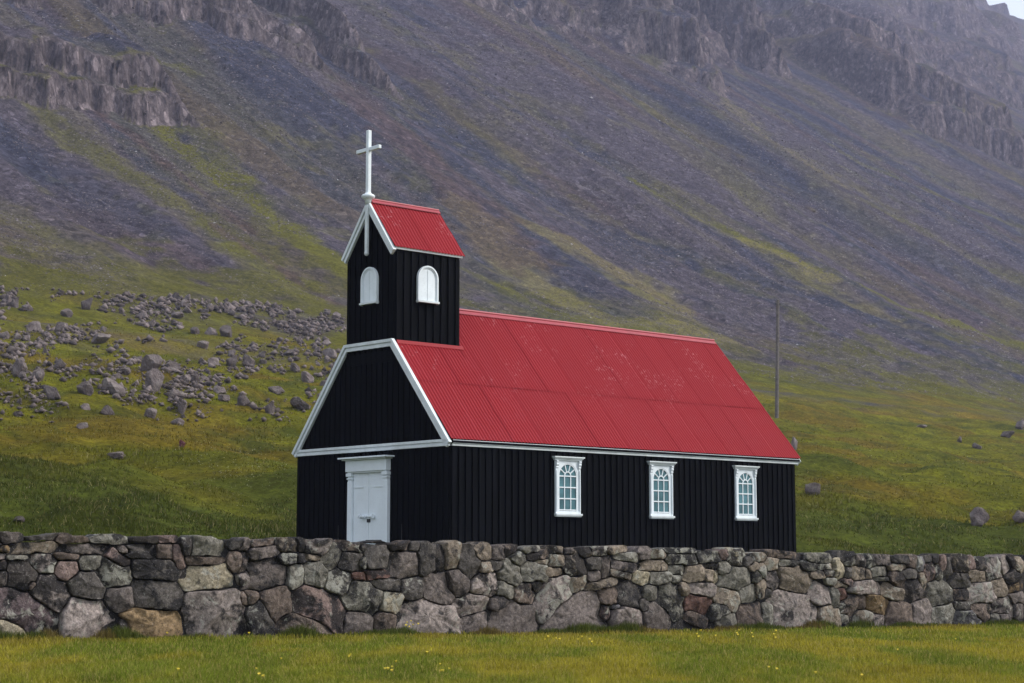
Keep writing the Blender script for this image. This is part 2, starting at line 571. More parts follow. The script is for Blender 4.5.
def seg_dist(s, t, ps, pt):
    best = np.full(s.shape, 1e9)
    for i in range(len(ps) - 1):
        a = np.array([ps[i], pt[i]]); b = np.array([ps[i + 1], pt[i + 1]]); d = b - a
        u = np.clip(((s - a[0]) * d[0] + (t - a[1]) * d[1]) / (d @ d), 0, 1)
        best = np.minimum(best, np.hypot(s - a[0] - u * d[0], t - a[1] - u * d[1]))
    return best


def slope_colour(s, t, rock, z, steep):
    x, y = xy_of(s, t)
    patch = fbm(x / 22, y / 22, octv=4, seed=61, gain=0.6)
    fine = fbm(x / 4.5, y / 4.5, octv=3, seed=63, gain=0.6)
    wob = t + 6 * fbm(s / 50, t / 50, octv=2, seed=65)
    strk = fbm(wob / 6.5, s / 90, octv=3, seed=67, gain=0.6)
    c = SCREE[None, None, :] * np.ones(s.shape + (1,))

    def blend(col, w):
        nonlocal c
        w = np.clip(w, 0, 1)[..., None]
        c = c * (1 - w) + col * w
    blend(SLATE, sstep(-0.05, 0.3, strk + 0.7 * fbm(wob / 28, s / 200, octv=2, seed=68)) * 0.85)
    blend(EARTH, sstep(0.05, 0.35, fbm(wob / 16, s / 140, octv=2, seed=69)) * 0.5)
    blend(STRAW * 0.6, sstep(0.12, 0.4, fbm(wob / 11, s / 110, octv=3, seed=70)) * 0.3)
    # moss thins out uphill, more of it in patches and streaks
    foot = 1 - sstep(8, 75, s)
    blend(MOSS * 0.95, sstep(-0.28, 0.22, patch * 0.7 + fine * 0.55 + foot * 0.6 - 0.26) * 0.85 * (0.18 + 0.82 * foot))
    mott = fbm(x / 9, y / 9, octv=4, seed=64, gain=0.65)
    blend(STRAW * 0.7, sstep(0.15, 0.5, patch * 0.5 + fine * 0.5 + strk * 0.4) * 0.25)
    low = 1 - sstep(30, 125, s)
    blend(MOSS * 0.8, sstep(0.02, 0.3, mott + 0.3 * strk) * 0.75 * low)
    blend(SCREE * 0.9, sstep(0.08, 0.4, -mott + 0.3 * fine) * 0.7 * low)
    for pts, w, k, kind in STREAKS:
        P = np.array(pts, float)
        px_, py_ = at(P[:, 0], P[:, 1])
        ps, pt = st_of(px_, py_)
        d = seg_dist(s, t, ps, pt)
        ww = w * np.hypot(px_, py_).mean() / FPX * 1.55
        m = (1 - sstep(0.35, 1.25, d / ww + 0.95 * fine + 0.6 * strk + 0.4 * patch))
        blend(KIND[kind], m * k)
    # bare rock with mossy ledges
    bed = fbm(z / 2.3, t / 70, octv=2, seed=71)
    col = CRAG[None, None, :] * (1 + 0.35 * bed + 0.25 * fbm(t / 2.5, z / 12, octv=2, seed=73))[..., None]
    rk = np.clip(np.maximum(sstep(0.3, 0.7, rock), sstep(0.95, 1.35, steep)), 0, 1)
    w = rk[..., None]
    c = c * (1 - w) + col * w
    ledge = sstep(0.05, 0.4, rock) * (1 - sstep(0.55, 0.95, steep))
    blend(MOSS * 0.85, ledge * sstep(-0.3, 0.3, fine) * 0.8)
    stony = np.clip(1 - (c[..., 1] - c[..., 2]) / 0.07, 0, 1)
    return c, np.clip(stony, 0, 1), rk


def meadow_colour(x, y, s):
    n1 = fbm(x / 9, y / 9, octv=4, seed=81, gain=0.6); n2 = fbm(x / 1.6, y / 1.6, octv=3, seed=83); n3 = fbm(x / 30, y / 30, octv=2, seed=85)
    low = np.array([0.048, 0.058, 0.009]); hi = np.array([0.096, 0.093, 0.006]); rust = np.array([0.108, 0.068, 0.010])
    f = sstep(-122, -66, s + 26 * n3 + 26 * n1 + 12 * sstep(0, 25, x))
    c = low * (1 - f[..., None]) + hi * f[..., None]
    r = (sstep(0.0, 0.45, n1 * 0.9 + n3 * 0.5) * 0.65 * f)[..., None]
    dk = (sstep(0.05, 0.45, fbm(x / 6, y / 6, octv=4, seed=87, gain=0.65)) * 0.55)[..., None]
    c = c * (1 - r) + rust * r
    dk = np.clip(dk + 0.5 * sstep(0.1, 0.5, fbm(x / 2.6, y / 1.7, octv=3, seed=88))[..., None], 0, 0.75)
    c = c * (1 - dk) + np.array([0.036, 0.046, 0.008]) * dk
    # the strip right under the scree is dry and orange
    dry = (np.exp(-((s + 9) / 11.0) ** 2) * sstep(-0.5, 0.3, n1 + 0.2))[..., None] * 0.5
    c = c * (1 - dry) + np.array([0.155, 0.098, 0.014]) * dry
    return c * (1 + 0.3 * n2)[..., None]


def spaced(lo, hi, f):
    out = [lo]
    while out[-1] < hi: out.append(out[-1] + f(out[-1]))
    return np.array(out)


def grid_faces(ny, nx):
    i = np.arange(ny * nx).reshape(ny, nx)
    return np.stack([i[:-1, :-1], i[:-1, 1:], i[1:, 1:], i[1:, :-1]], -1).reshape(-1, 4)


MEADOW_MAT = mat_terrain('tussocky_meadow_turf', 0.0, 3.0, 0.3)
SLOPE_MAT = mat_terrain('scree_and_moss', 0.8, 2.2, 0.5, 0.5)
TS = spaced(-260, 1360, lambda t: 0.55 if -95 < t < 75 else (0.55 + 0.0036 * (t - 75) if t >= 75 else 0.55 + 0.03 * (-95 - t)))
SS_M = np.arange(-175, 0.01, 0.5)
SS_U = spaced(0, 790, lambda s: 0.6 if s < 150 else 0.6 + 0.0032 * (s - 150))


def meadow_z(x, y):
    s, t = st_of(x, y)
    a, q = wall_aq(x, y)
    z = prof(s) + meadow_noise(x, y, s)
    inside = sstep(-8, -6, a) * (1 - sstep(WLEN + 6, WLEN + 8, a))
    w = 3.0 * (1 - inside) + 0.25 * inside
    lz = lawn_z(x, y)
    f = sstep(-0.1, 1.0, (q + 0.15) / w)
    z = lz - 0.02 + (z - lz + 0.02) * f
    return np.where((q < 0.33) & (inside > 0.5), lz - 0.6, np.where(q < -0.35, lz - 0.35, z))


# meadow: from the wall to the foot of the slope
Sg, Tg = np.meshgrid(SS_M, TS, indexing='ij')
Xg, Yg = xy_of(Sg, Tg)
zm = meadow_z(Xg, Yg)
zl, _r = land(Sg, Tg)
edge = sstep(-10, 0, Sg)
Zm = zm * (1 - edge) + (zl + 0.16 * fbm(Xg / 1.7, Yg / 1.7, octv=3, seed=21)) * edge
cm = meadow_colour(Xg, Yg, Sg)
MEADOW_GRID = (SS_M, TS, Zm)
# mountainside
Su, Tu = np.meshgrid(SS_U, TS, indexing='ij')
Xu, Yu = xy_of(Su, Tu)
Zu, Ru = land(Su, Tu)
Zu[0] = Zm[-1]
gs = np.gradient(Zu, SS_U, axis=0); gt = np.gradient(Zu, TS, axis=1)
steep = np.hypot(gs, gt)
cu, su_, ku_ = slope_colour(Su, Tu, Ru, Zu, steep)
# blend the two colourings across the foot line
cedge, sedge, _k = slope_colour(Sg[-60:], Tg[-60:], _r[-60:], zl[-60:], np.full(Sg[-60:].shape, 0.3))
wE = sstep(-24, 4, Sg[-60:] + 12 * fbm(Xg[-60:] / 8, Yg[-60:] / 8, octv=3, seed=91))
cm[-60:] = cm[-60:] * (1 - wE[..., None]) + cedge * wE[..., None]
rm = np.zeros(Sg.shape); rm[-60:] = sedge * wE
cmu = meadow_colour(Xu[:60], Yu[:60], Su[:60])
wU = 1 - sstep(-4, 26, Su[:60] + 14 * fbm(Xu[:60] / 8, Yu[:60] / 8, octv=3, seed=91))
cu[:60] = cu[:60] * (1 - wU[..., None]) + cmu * wU[..., None]
su_[:60] *= (1 - wU)
mo = mesh_np('meadow', np.stack([Xg, Yg, Zm], -1).reshape(-1, 3), grid_faces(*Sg.shape), MEADOW_MAT, True, {'col': np.clip(cm, 0.004, 1).reshape(-1, 3), 'rock': rm.ravel()})
tag(mo, kind='structure')
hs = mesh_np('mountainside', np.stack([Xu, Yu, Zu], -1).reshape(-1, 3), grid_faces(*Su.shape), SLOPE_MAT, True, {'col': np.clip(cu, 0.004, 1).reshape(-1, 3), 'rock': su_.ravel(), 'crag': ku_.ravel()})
tag(hs, kind='structure')


def grid_z(x, y):
    """Height of the built land (meadow and mountainside) by bilinear look-up."""
    s, t = st_of(np.asarray(x, float), np.asarray(y, float))
    S_all = np.concatenate([SS_M[:-1], SS_U]); Z_all = GRID_ALL
    i = np.clip(np.searchsorted(S_all, s) - 1, 0, len(S_all) - 2); j = np.clip(np.searchsorted(TS, t) - 1, 0, len(TS) - 2)
    fs = np.clip((s - S_all[i]) / (S_all[i + 1] - S_all[i]), 0, 1); ft = np.clip((t - TS[j]) / (TS[j + 1] - TS[j]), 0, 1)
    return (Z_all[i, j] * (1 - fs) + Z_all[i + 1, j] * fs) * (1 - ft) + (Z_all[i, j + 1] * (1 - fs) + Z_all[i + 1, j + 1] * fs) * ft


GRID_ALL = np.concatenate([Zm[:-1], Zu])

# lawn in front of the wall
lx = spaced(-45, 45, lambda v: 0.25); ly = spaced(-25, 50, lambda v: 0.25)
Ly, Lx = np.meshgrid(ly, lx, indexing='ij')
La, Lq = wall_aq(Lx, Ly)
Lz = lawn_z(Lx, Ly); Lz = np.where(Lq > 0.1, Lz - 0.6, Lz)


def lawn_colour(x, y):
    n1 = fbm(x / 1.0, y / 3.6, octv=4, seed=101, gain=0.65); n2 = fbm(x / 0.5, y / 0.5, octv=2, seed=103)
    g = np.array([0.160, 0.190, 0.022]); yl = np.array([0.300, 0.258, 0.028]); br = np.array([0.20, 0.145, 0.03])
    f = sstep(-0.35, 0.35, n1)[..., None]
    c = g * (1 - f) + yl * f
    a, q = wall_aq(x, y)
    near = (sstep(-2.2, -0.3, q) * sstep(-0.3, 0.4, n1))[..., None] * 0.6
    c = c * (1 - near) + br * near
    return c * (1 + 0.22 * n2)[..., None]


LAWN_MAT = mat_terrain('mown_lawn_turf', 0.0, 9.0, 0.05)
lo_ = mesh_np('lawn', np.stack([Lx, Ly, Lz], -1).reshape(-1, 3), grid_faces(*Lx.shape), LAWN_MAT, True, {'col': (lawn_colour(Lx, Ly) * 0.5).reshape(-1, 3), 'rock': np.zeros(Lx.size)})
tag(lo_, kind='structure')
# the plain beyond, as one wide sheet under everything
bm = bmesh.new()
add_box(bm, -690, 1090, -320, 1680, -1.6, -1.2)
gp = obj('ground', bm, LAWN_MAT); tag(gp, kind='structure')
ca = gp.data.attributes.new('col', 'FLOAT_COLOR', 'POINT')
for d in ca.data: d.color = (0.09, 0.09, 0.025, 1)

# air: bluish damp haze that fades the far crags
bm = bmesh.new()
add_box(bm, -760, 1150, -340, 1740, -2.8, 560)
hz = obj('haze', bm); tag(hz, kind='stuff')
HM = bpy.data.materials.new('damp_air'); HM.use_nodes = True
hn = HM.node_tree; hn.nodes.clear()
ho = hn.nodes.new('ShaderNodeOutputMaterial'); hv = hn.nodes.new('ShaderNodeVolumePrincipled')
hv.inputs['Color'].default_value = (0.64, 0.69, 1.0, 1)
hv.inputs['Density'].default_value = 0.00021
hv.inputs['Anisotropy'].default_value = 0.0
hn.links.new(hv.outputs[0], ho.inputs['Volume'])
hz.data.materials.append(HM)

# ------------------------------------------------------------------ dry stone wall
# every stone as seen on its face: tile scale, tile origin, then (x, y, width, height, tilt, tint) in the tile
TINTS = {'p': (.100, .091, .088), 'l': (.180, .164, .158), 'd': (.062, .060, .058), 'g': (.115, .116, .104), 'o': (.140, .105, .062), 'b': (.098, .082, .072),
         't': (.145, .128, .105), 'w': (.23, .215, .165), 'r': (.128, .100, .094), 'k': (.034, .032, .031), 'u': (.090, .074, .080), 's': (.090, .092, .105), 'x': (.080, .050, .044)}
TILES = [
    (5.692, 0, 525, [(70,75,170,60,-2,'p'),(245,68,165,50,-3,'d'),(420,80,190,60,-4,'b'),(630,82,240,55,5,'g'),(30,140,70,50,-2,'o'),(210,128,290,70,-4,'t'),(490,135,270,60,2,'p'),(100,185,130,32,0,'g'),
        (245,215,160,110,20,'l'),(385,178,130,45,5,'b'),(515,215,130,85,-10,'g'),(680,195,150,75,35,'r'),(715,145,90,60,15,'p'),(15,220,60,80,0,'b'),(20,305,70,90,0,'p'),(130,280,170,180,10,'k'),
        (180,345,60,40,-40,'b'),(385,260,130,110,-15,'r'),(300,390,220,190,35,'l'),(500,345,210,150,10,'d'),(660,280,190,160,10,'g'),(690,420,150,150,-10,'p'),(170,495,370,190,25,'u'),(510,540,300,230,15,'l'),(60,600,160,90,20,'w')]),
    (5.692, 120, 525, [(100,150,230,80,3,'d'),(140,85,160,32,0,'k'),(285,82,100,40,-3,'r'),(265,150,90,80,0,'b'),(380,120,60,90,0,'k'),(340,190,60,140,-20,'r'),(510,125,200,100,0,'g'),(675,110,125,65,2,'d'),
        (490,205,200,50,0,'b'),(680,215,110,130,15,'b'),(210,255,290,110,3,'d'),(515,300,290,140,-5,'w'),(215,400,290,160,5,'d'),(190,570,350,180,5,'o'),(30,580,60,100,0,'k'),(560,500,350,260,5,'l'),(720,420,60,90,0,'b'),(715,300,80,100,-20,'l')]),
    (5.692, 240, 525, [(25,115,75,70,5,'p'),(140,105,150,40,-5,'b'),(135,155,190,75,-8,'p'),(290,120,140,70,3,'t'),(350,115,40,80,0,'k'),(455,130,140,90,5,'p'),(650,125,150,60,5,'b'),(275,195,105,75,-10,'s'),
        (350,190,50,60,0,'d'),(420,185,85,45,3,'t'),(530,190,90,150,35,'g'),(650,210,150,120,5,'d'),(20,220,60,150,10,'b'),(150,280,290,160,-10,'p'),(325,290,100,140,-5,'g'),(440,280,130,150,10,'g'),
        (575,325,150,140,15,'g'),(700,290,110,55,5,'x'),(65,410,90,90,15,'b'),(215,450,160,190,-20,'b'),(120,540,130,210,-30,'d'),(460,470,290,200,25,'r'),(370,590,310,150,10,'b'),(680,560,140,140,0,'p')]),
    (5.692, 360, 525, [(15,130,40,50,0,'d'),(15,215,50,90,0,'g'),(120,90,130,32,0,'k'),(230,120,130,55,0,'b'),(310,125,60,50,0,'d'),(100,180,130,150,0,'d'),(260,225,180,150,3,'p'),(385,200,100,170,0,'d'),
        (460,195,70,140,0,'k'),(535,180,80,150,0,'t'),(625,215,130,180,-10,'d'),(700,155,100,90,5,'t'),(720,245,70,70,0,'t'),(85,285,190,60,-5,'x'),(160,340,180,75,5,'d'),(310,370,120,150,-15,'d'),(25,410,230,180,10,'g'),
        (185,440,120,130,10,'w'),(455,370,180,200,25,'p'),(560,325,120,150,15,'p'),(640,460,200,120,-12,'l'),(385,520,320,210,8,'l'),(660,550,180,100,-10,'p'),(150,550,110,110,0,'b')]),
    (6.208, 480, 535, [(125,115,65,90,0,'p'),(205,95,85,60,-15,'b'),(245,145,90,90,-10,'g'),(115,190,80,60,0,'d'),(195,245,120,170,-15,'g'),(320,95,120,40,-5,'g'),(365,130,140,60,-3,'b'),(400,165,90,32,0,'t'),
        (485,95,90,45,5,'t'),(560,105,60,40,0,'p'),(490,155,90,80,5,'t'),(330,230,140,130,5,'g'),(465,230,130,50,0,'t'),(600,195,150,140,25,'t'),(660,115,70,60,0,'t'),(745,105,110,55,0,'l'),(705,175,100,90,5,'d'),
        (725,255,90,75,0,'p'),(40,305,150,150,0,'l'),(170,340,100,120,20,'g'),(295,370,130,140,0,'b'),(130,430,120,110,-20,'p'),(215,510,290,190,0,'p'),(360,320,60,80,0,'d'),(470,390,270,170,-35,'l'),
        (615,300,130,110,-20,'t'),(600,490,340,250,-10,'p'),(750,310,185,55,-10,'t')]),
    (6.208, 600, 535, [(105,95,130,40,-5,'t'),(180,140,130,55,5,'g'),(275,120,70,80,0,'p'),(365,120,100,50,0,'t'),(500,100,160,32,0,'g'),(520,150,170,65,0,'g'),(680,140,120,65,0,'g'),(770,125,55,55,0,'r'),(40,200,60,140,0,'p'),
        (155,200,140,75,3,'p'),(335,190,170,65,3,'t'),(145,245,150,50,12,'t'),(265,270,100,90,10,'w'),(380,270,130,80,0,'g'),(490,215,90,60,0,'g'),(480,275,60,60,0,'g'),(690,195,100,40,0,'d'),(630,245,170,100,-3,'t'),
        (725,260,32,90,-5,'w'),(780,215,80,90,0,'g'),(60,380,110,110,0,'b'),(45,480,50,90,20,'r'),(105,445,50,32,0,'s'),(200,380,170,190,20,'d'),(270,430,90,90,20,'d'),(320,365,90,110,10,'g'),(455,400,170,200,20,'g'),
        (530,345,60,90,-15,'t'),(640,335,150,90,5,'l'),(620,435,160,120,12,'x'),(185,520,170,190,0,'l'),(365,500,170,170,20,'p'),(610,510,120,80,20,'b'),(745,470,120,90,-5,'g')]),
    (6.208, 720, 535, [(110,145,105,100,0,'w'),(245,140,80,50,-5,'t'),(185,170,60,60,0,'d'),(205,195,60,65,-25,'t'),(265,220,60,80,25,'t'),(325,185,90,80,0,'t'),(430,175,110,45,0,'g'),(410,125,200,40,5,'b'),(575,150,70,60,0,'g'),
        (560,195,90,70,0,'g'),(660,150,80,60,0,'g'),(670,195,90,40,0,'t'),(745,215,60,120,15,'w'),(790,150,80,80,0,'d'),(100,270,210,150,5,'g'),(230,260,60,80,0,'g'),(340,280,90,120,-15,'p'),(475,280,220,160,8,'t'),
        (610,250,90,50,0,'t'),(690,240,80,40,0,'b'),(700,290,80,50,0,'g'),(260,330,60,110,10,'t'),(185,360,110,120,0,'g'),(60,395,150,130,15,'t'),(60,525,110,70,0,'g'),(305,360,50,60,0,'d'),(625,360,130,150,-10,'l'),
        (720,390,50,120,0,'g'),(770,310,90,50,0,'t'),(200,500,130,140,0,'b'),(310,490,70,120,0,'g'),(470,460,270,220,10,'l'),(690,505,130,110,10,'t'),(780,440,50,70,0,'b'),(790,515,50,60,0,'g')]),
    (5.565, 840, 540, [(50,115,90,60,0,'g'),(120,120,60,60,0,'p'),(180,120,50,70,0,'g'),(240,115,100,55,0,'p'),(345,110,90,40,0,'d'),(330,155,100,45,0,'t'),(410,120,40,70,0,'b'),(450,140,45,80,10,'s'),(490,110,60,40,0,'d'),
        (545,110,40,45,-20,'l'),(580,130,45,80,0,'r'),(615,170,50,120,10,'d'),(505,175,80,110,10,'r'),(555,180,40,100,-15,'g'),(675,140,80,90,5,'t'),(735,130,50,70,0,'r'),(795,140,70,70,0,'p'),(870,170,90,110,0,'l'),
        (930,150,70,100,20,'l'),(960,120,32,70,-15,'b'),(1000,140,50,80,0,'t'),(50,180,35,60,0,'d'),(105,185,65,80,0,'t'),(160,190,40,50,0,'t'),(230,175,100,60,0,'g'),(240,218,90,28,0,'g'),(40,240,70,45,0,'r'),
        (20,295,60,90,0,'x'),(160,265,190,75,0,'l'),(320,215,80,100,35,'b'),(395,190,80,60,5,'d'),(295,285,130,90,20,'t'),(415,280,120,130,-10,'p'),(465,230,50,110,-20,'t'),(560,300,130,150,0,'g'),(670,225,110,90,0,'d'),
        (775,200,120,70,0,'t'),(680,305,100,70,0,'b'),(790,295,130,120,0,'l'),(895,265,90,110,0,'t'),(960,205,80,80,0,'p'),(985,265,75,60,-15,'o'),(990,320,70,70,0,'p'),(60,370,90,110,-15,'b'),(130,345,40,80,0,'b'),
        (215,360,130,100,15,'o'),(150,435,90,90,0,'t'),(225,445,70,70,0,'l'),(345,410,130,140,0,'b'),(465,405,100,150,0,'l'),(585,415,120,120,-10,'g'),(680,365,90,50,0,'d'),(710,435,140,80,5,'s'),(790,390,80,90,0,'b'),
        (830,380,40,60,0,'t'),(915,370,110,100,0,'p'),(920,435,60,70,0,'p'),(1000,390,40,90,0,'p'),(880,430,40,60,0,'g')]),
]


def wall_point(px, py):
    """A picture point on the face of the wall -> (along, height) in metres."""
    rx, ry, rz = ray(px, py)
    d = (WP0 @ WN) / (rx * WN[0] + ry * WN[1])
    x, y = rx * d, ry * d
    return (x - WP0[0]) * WD[0] + (y - WP0[1]) * WD[1], EYE + rz * d


cells = []
for sc_, ox, oy, lst in TILES:
    for x, y, w, h, ang, tint in lst:
        px, py = ox + x / sc_, oy + y / sc_
        a, z = wall_point(px, py)
        a2, _ = wall_point(px + 1, py); _, z2 = wall_point(px, py - 1)
        cells.append([float(a), float(z), 0.5 * w / sc_ * float(a2 - a), 0.5 * h / sc_ * float(z2 - z), math.radians(-ang), tint, True])
# the wall goes on past both edges of the picture
rr = random.Random(5)
for lo_a, hi_a in ((-6.2, -0.15), (WLEN + 0.15, WLEN + 6.2)):
    z0 = 0.145 - 0.0118 * ((lo_a + hi_a) / 2); zc = 0.12
    a_ = 0
    for row, (hh, ww) in enumerate(((.40, .62), (.30, .42), (.27, .36), (.2, .34), (.16, .34), (.1, .42))):
        a_ = lo_a
        while a_ < hi_a:
            w = ww * rr.uniform(.6, 1.35)
            cells.append([a_ + w / 2, z0 + zc + rr.uniform(-.05, .05), w / 2, hh / 2 * rr.uniform(.85, 1.15), rr.uniform(-.3, .3), rr.choice('ppldggbtrdd'), False])
            a_ += w
        zc += hh * .93
CA = np.array([[c[0], c[1], c[2], c[3], c[4]] for c in cells])


def cell_metric(i, a, z):
    ca, cz, ra, rz, an = CA[i]
    da, dz = a - ca, z - cz
    c, s = math.cos(an), math.sin(an)
    u = (da * c + dz * s) / ra; v = (-da * s + dz * c) / rz
    return (np.abs(u) ** 3.2 + np.abs(v) ** 3.2) ** (1 / 3.2)


def wall_top(a):
    return 1.535 - 0.0108 * np.clip(a, -7, 30) + 0.035 * fbm(np.asarray(a) * 1.5, np.asarray(a) * 0.0, octv=2, seed=77)


NA = 120
TH = np.linspace(0, 2 * math.pi, NA, endpoint=False)
wall = empty('dry_stone_wall', (WP0[0], WP0[1], 0.0), math.atan2(WD[1], WD[0]))
tag(wall, 'long dry stone wall of dark fitted basalt blocks between the lawn and the church', 'stone wall')
polys = []
for i in range(len(cells)):
    near = [j for j in range(len(cells)) if j != i and abs(CA[j, 0] - CA[i, 0]) < CA[j, 2] + CA[i, 2] + .25 and abs(CA[j, 1] - CA[i, 1]) < CA[j, 3] + CA[i, 3] + .25]
    R = np.linspace(0.02, 1.0, 90)
    rmax = 1.35 * max(CA[i, 2], CA[i, 3])
    rad = np.zeros(NA)
    A_ = CA[i, 0] + np.outer(np.cos(TH), R * rmax); Z_ = CA[i, 1] + np.outer(np.sin(TH), R * rmax)
    m = cell_metric(i, A_, Z_)
    ok = m < 1.5
    for j in near: ok &= cell_metric(j, A_, Z_) > m
    ok &= Z_ < wall_top(A_) + 0.02 * np.sin(A_ * 9) + 0.012 * np.sin(A_ * 23)
    first = np.where(ok.all(1), len(R), np.argmin(ok, 1))
    rad = R[np.clip(first - 1, 0, len(R) - 1)] * rmax
    # soften the corners a little
    rad = (rad * 2 + np.roll(rad, 1) + np.roll(rad, -1)) / 4
    rad = np.maximum(rad - 0.0125, 0.015) * (1 + 0.05 * fbm(np.cos(TH) * 3 + i, np.sin(TH) * 3, octv=3, seed=i))
    area = 0.5 * float((rad * np.roll(rad, 1)).sum()) * math.sin(2 * math.pi / NA)
    polys.append((i, rad, area))


def stone_mesh(i, rad):
    """Closed block: rounded arris, dished and chipped face, sides running back into the wall."""
    ca, cz, ra, rz, an = CA[i]
    r = np.random.default_rng(100 + i)
    tilt_a, tilt_z = r.normal(0, .13), r.normal(0.0, .13)
    out0 = r.uniform(-0.035, 0.03)
    size = math.sqrt(ra * rz)
    facets = [(math.cos(t_), math.sin(t_), r.uniform(.15, .75), r.uniform(.25, .75)) for t_ in r.uniform(0, 6.28, 4)]
    rings = [(1.0, 0.42), (1.0, 0.03), (0.99, 0.008), (0.965, 0.001), (0.84, -0.004), (0.62, -0.007), (0.36, -0.009), (0.14, -0.010)]
    V = []
    for k, (f, dep) in enumerate(rings):
        rr_ = rad * f if f > .9 else rad * f * (1 - .12 * (1 - f)) + (rad.mean() * f - rad * f) * (.5 * (1 - f))
        a = np.cos(TH) * rr_; z = np.sin(TH) * rr_
        sh = min(1.0, size / 0.2)
        y = np.full(NA, dep) - out0
        if k >= 1:
            y = y - (tilt_a * a + tilt_z * z) * (1 if k > 2 else .7)
            nx, nz = ca + a, cz + z
            y = y - sh * (0.045 * fbm(nx * 4.5 + 3 * i, nz * 4.5, octv=3, seed=i) + (0.016 * fbm(nx * 17, nz * 17, octv=3, seed=i + 9) if k > 2 else 0))
            for ca_, sa_, at_r, sl in facets:            # old breaks: flat chips that cut back towards one side
                y = np.maximum(y, np.minimum(-0.012 - out0 + sl * (ca_ * a + sa_ * z - at_r * size), y + 0.045))
        V.append(np.stack([ca + a, y, cz + z], -1))
    n = len(rings)
    V = np.concatenate(V + [np.array([[ca, V[-1][:, 1].mean() - .001, cz]]), np.array([[ca, .42, cz]])])
    F = []
    for k in range(n - 1):
        for q in range(NA):
            q2 = (q + 1) % NA
            F.append((k * NA + q, (k + 1) * NA + q, (k + 1) * NA + q2, k * NA + q2))
    c = n * NA
    for q in range(NA):
        q2 = (q + 1) % NA
        F.append(((n - 1) * NA + q, c, c, (n - 1) * NA + q2))
        F.append((q, q2, c + 1, c + 1))
    F = np.array(F)
    tris = []
    for f in F:
        u = list(dict.fromkeys(f.tolist()))
        if len(u) == 4: tris += [(u[0], u[1], u[2]), (u[0], u[2], u[3])]
        else: tris.append(tuple(u))
    return V, np.array(tris)


def stone_attrs(i, n):
    r = random.Random(i * 3 + 1)
    t = np.array(TINTS[cells[i][5]]) * np.array([1.07, .98, .92]) * r.uniform(.9, 1.45)
    hi = np.clip((CA[i, 1] - 0.75) / .6, 0, 1)
    cr = r.uniform(-.12, .11) + .06 * hi
    li = r.uniform(-.06, .10) if cells[i][5] in 'ltwgs' else r.uniform(-.2, .03)
    return {'col': np.tile(t, (n, 1)), 'crust': np.full(n, cr), 'lichen': np.full(n, li)}


order = sorted([p for p in polys if cells[p[0]][6]], key=lambda p: -p[2])
single = {p[0] for p in order[:100]}
RV, RF, RA = [], [], []
off = 0
for i, rad, area in polys:
    V, F = stone_mesh(i, rad)
    at_ = stone_attrs(i, len(V))
    if i in single:
        top = CA[i, 1] + rad.max() * .5 > wall_top(CA[i, 0]) - .12 and CA[i, 2] > CA[i, 3] * 1.5
        mesh_np('cap_stone' if top else 'stone', V, F, STONE, True, at_, wall)
    else:
        RV.append(V); RF.append(F + off); RA.append(at_); off += len(V)
sm = mesh_np('small_stones', np.concatenate(RV), np.concatenate(RF), STONE, True, {k: np.concatenate([a[k] for a in RA]) for k in ('col', 'crust', 'lichen')}, wall)
tag(sm, kind='stuff')
# hearting: the dark rubble core behind the faces, with a rough top
na = 160
aa = np.linspace(-6.6, WLEN + 6.6, na)
tt = wall_top(aa) - 0.14 + 0.02 * fbm(aa * 2.2, aa * 0, octv=2, seed=5)
V = []
for k in range(na):
    V += [(aa[k], .12, -.5), (aa[k], .09, tt[k]), (aa[k], .40, tt[k] + .03), (aa[k], .66, tt[k]), (aa[k], .74, -.5)]
F = [(k * 5 + j, k * 5 + j + 1, k * 5 + 6 + j, k * 5 + 5 + j) for k in range(na - 1) for j in range(4)]
core = mesh_np('rubble_core', V, F, STONE, False, {'col': np.tile(np.array([.022, .020, .019]), (len(V), 1)), 'crust': np.full(len(V), .0), 'lichen': np.full(len(V), -.4)}, wall)

# ------------------------------------------------------------------ the church
PSI = 0.8391
W, L, H, TA, TL = 5.2, 10.50, 2.94, 0.80, 1.73       # width, length, roof rise, half tower, tower length
BASE = 0.40
EZ = EYE + 2.258 - BASE                              # eaves above the ground
CC = np.array([-1.182, 34.428]) + W / 2 * np.array([-math.cos(PSI), math.sin(PSI)])
church = empty('church', (CC[0], CC[1], BASE), -PSI)
tag(church, 'small black timber church with red corrugated roof and white trim behind the stone wall', 'church')
HW = W / 2
WH = HW - 0.07                                       # wall face
rise = H / HW
HT = EZ + rise * (HW - TA)                           # height where the tower takes over from the gable

# walls: one shell with board-and-batten cladding
bm = bmesh.new()
y0, y1 = 0.05, L - 0.07
add_prism(bm, [(-WH, y0, -.3), (WH, y0, -.3), (WH, y0, EZ - .06), (TA - .06, y0, HT - .1), (-TA + .06, y0, HT - .1), (-WH, y0, EZ - .06)], (0, .12, 0))
add_prism(bm, [(-WH, y1 - .12, -.3), (WH, y1 - .12, -.3), (WH, y1 - .12, EZ - .06), (0, y1 - .12, EZ + H - .12), (-WH, y1 - .12, EZ - .06)], (0, .12, 0))
for sx in (-1, 1):
    a, b = sorted((sx * WH, sx * (WH - .12)))
    add_box(bm, a, b, y0 + .121, y1 - .121, -.3, EZ - .06)
PB = .085
nb = int((y1 - y0) / .175)
for k in range(nb + 1):
    yc = y0 + .075 + k * (y1 - y0 - .15) / nb
    for sx in (-1, 1):
        a, b = sorted((sx * (WH - .002), sx * (WH + .026 + .003 * math.sin(k * 7.1))))
        add_box(bm, a, b, yc - PB / 2, yc + PB / 2, -.3, EZ - .07, .004)
nf = int(2 * WH / .175)
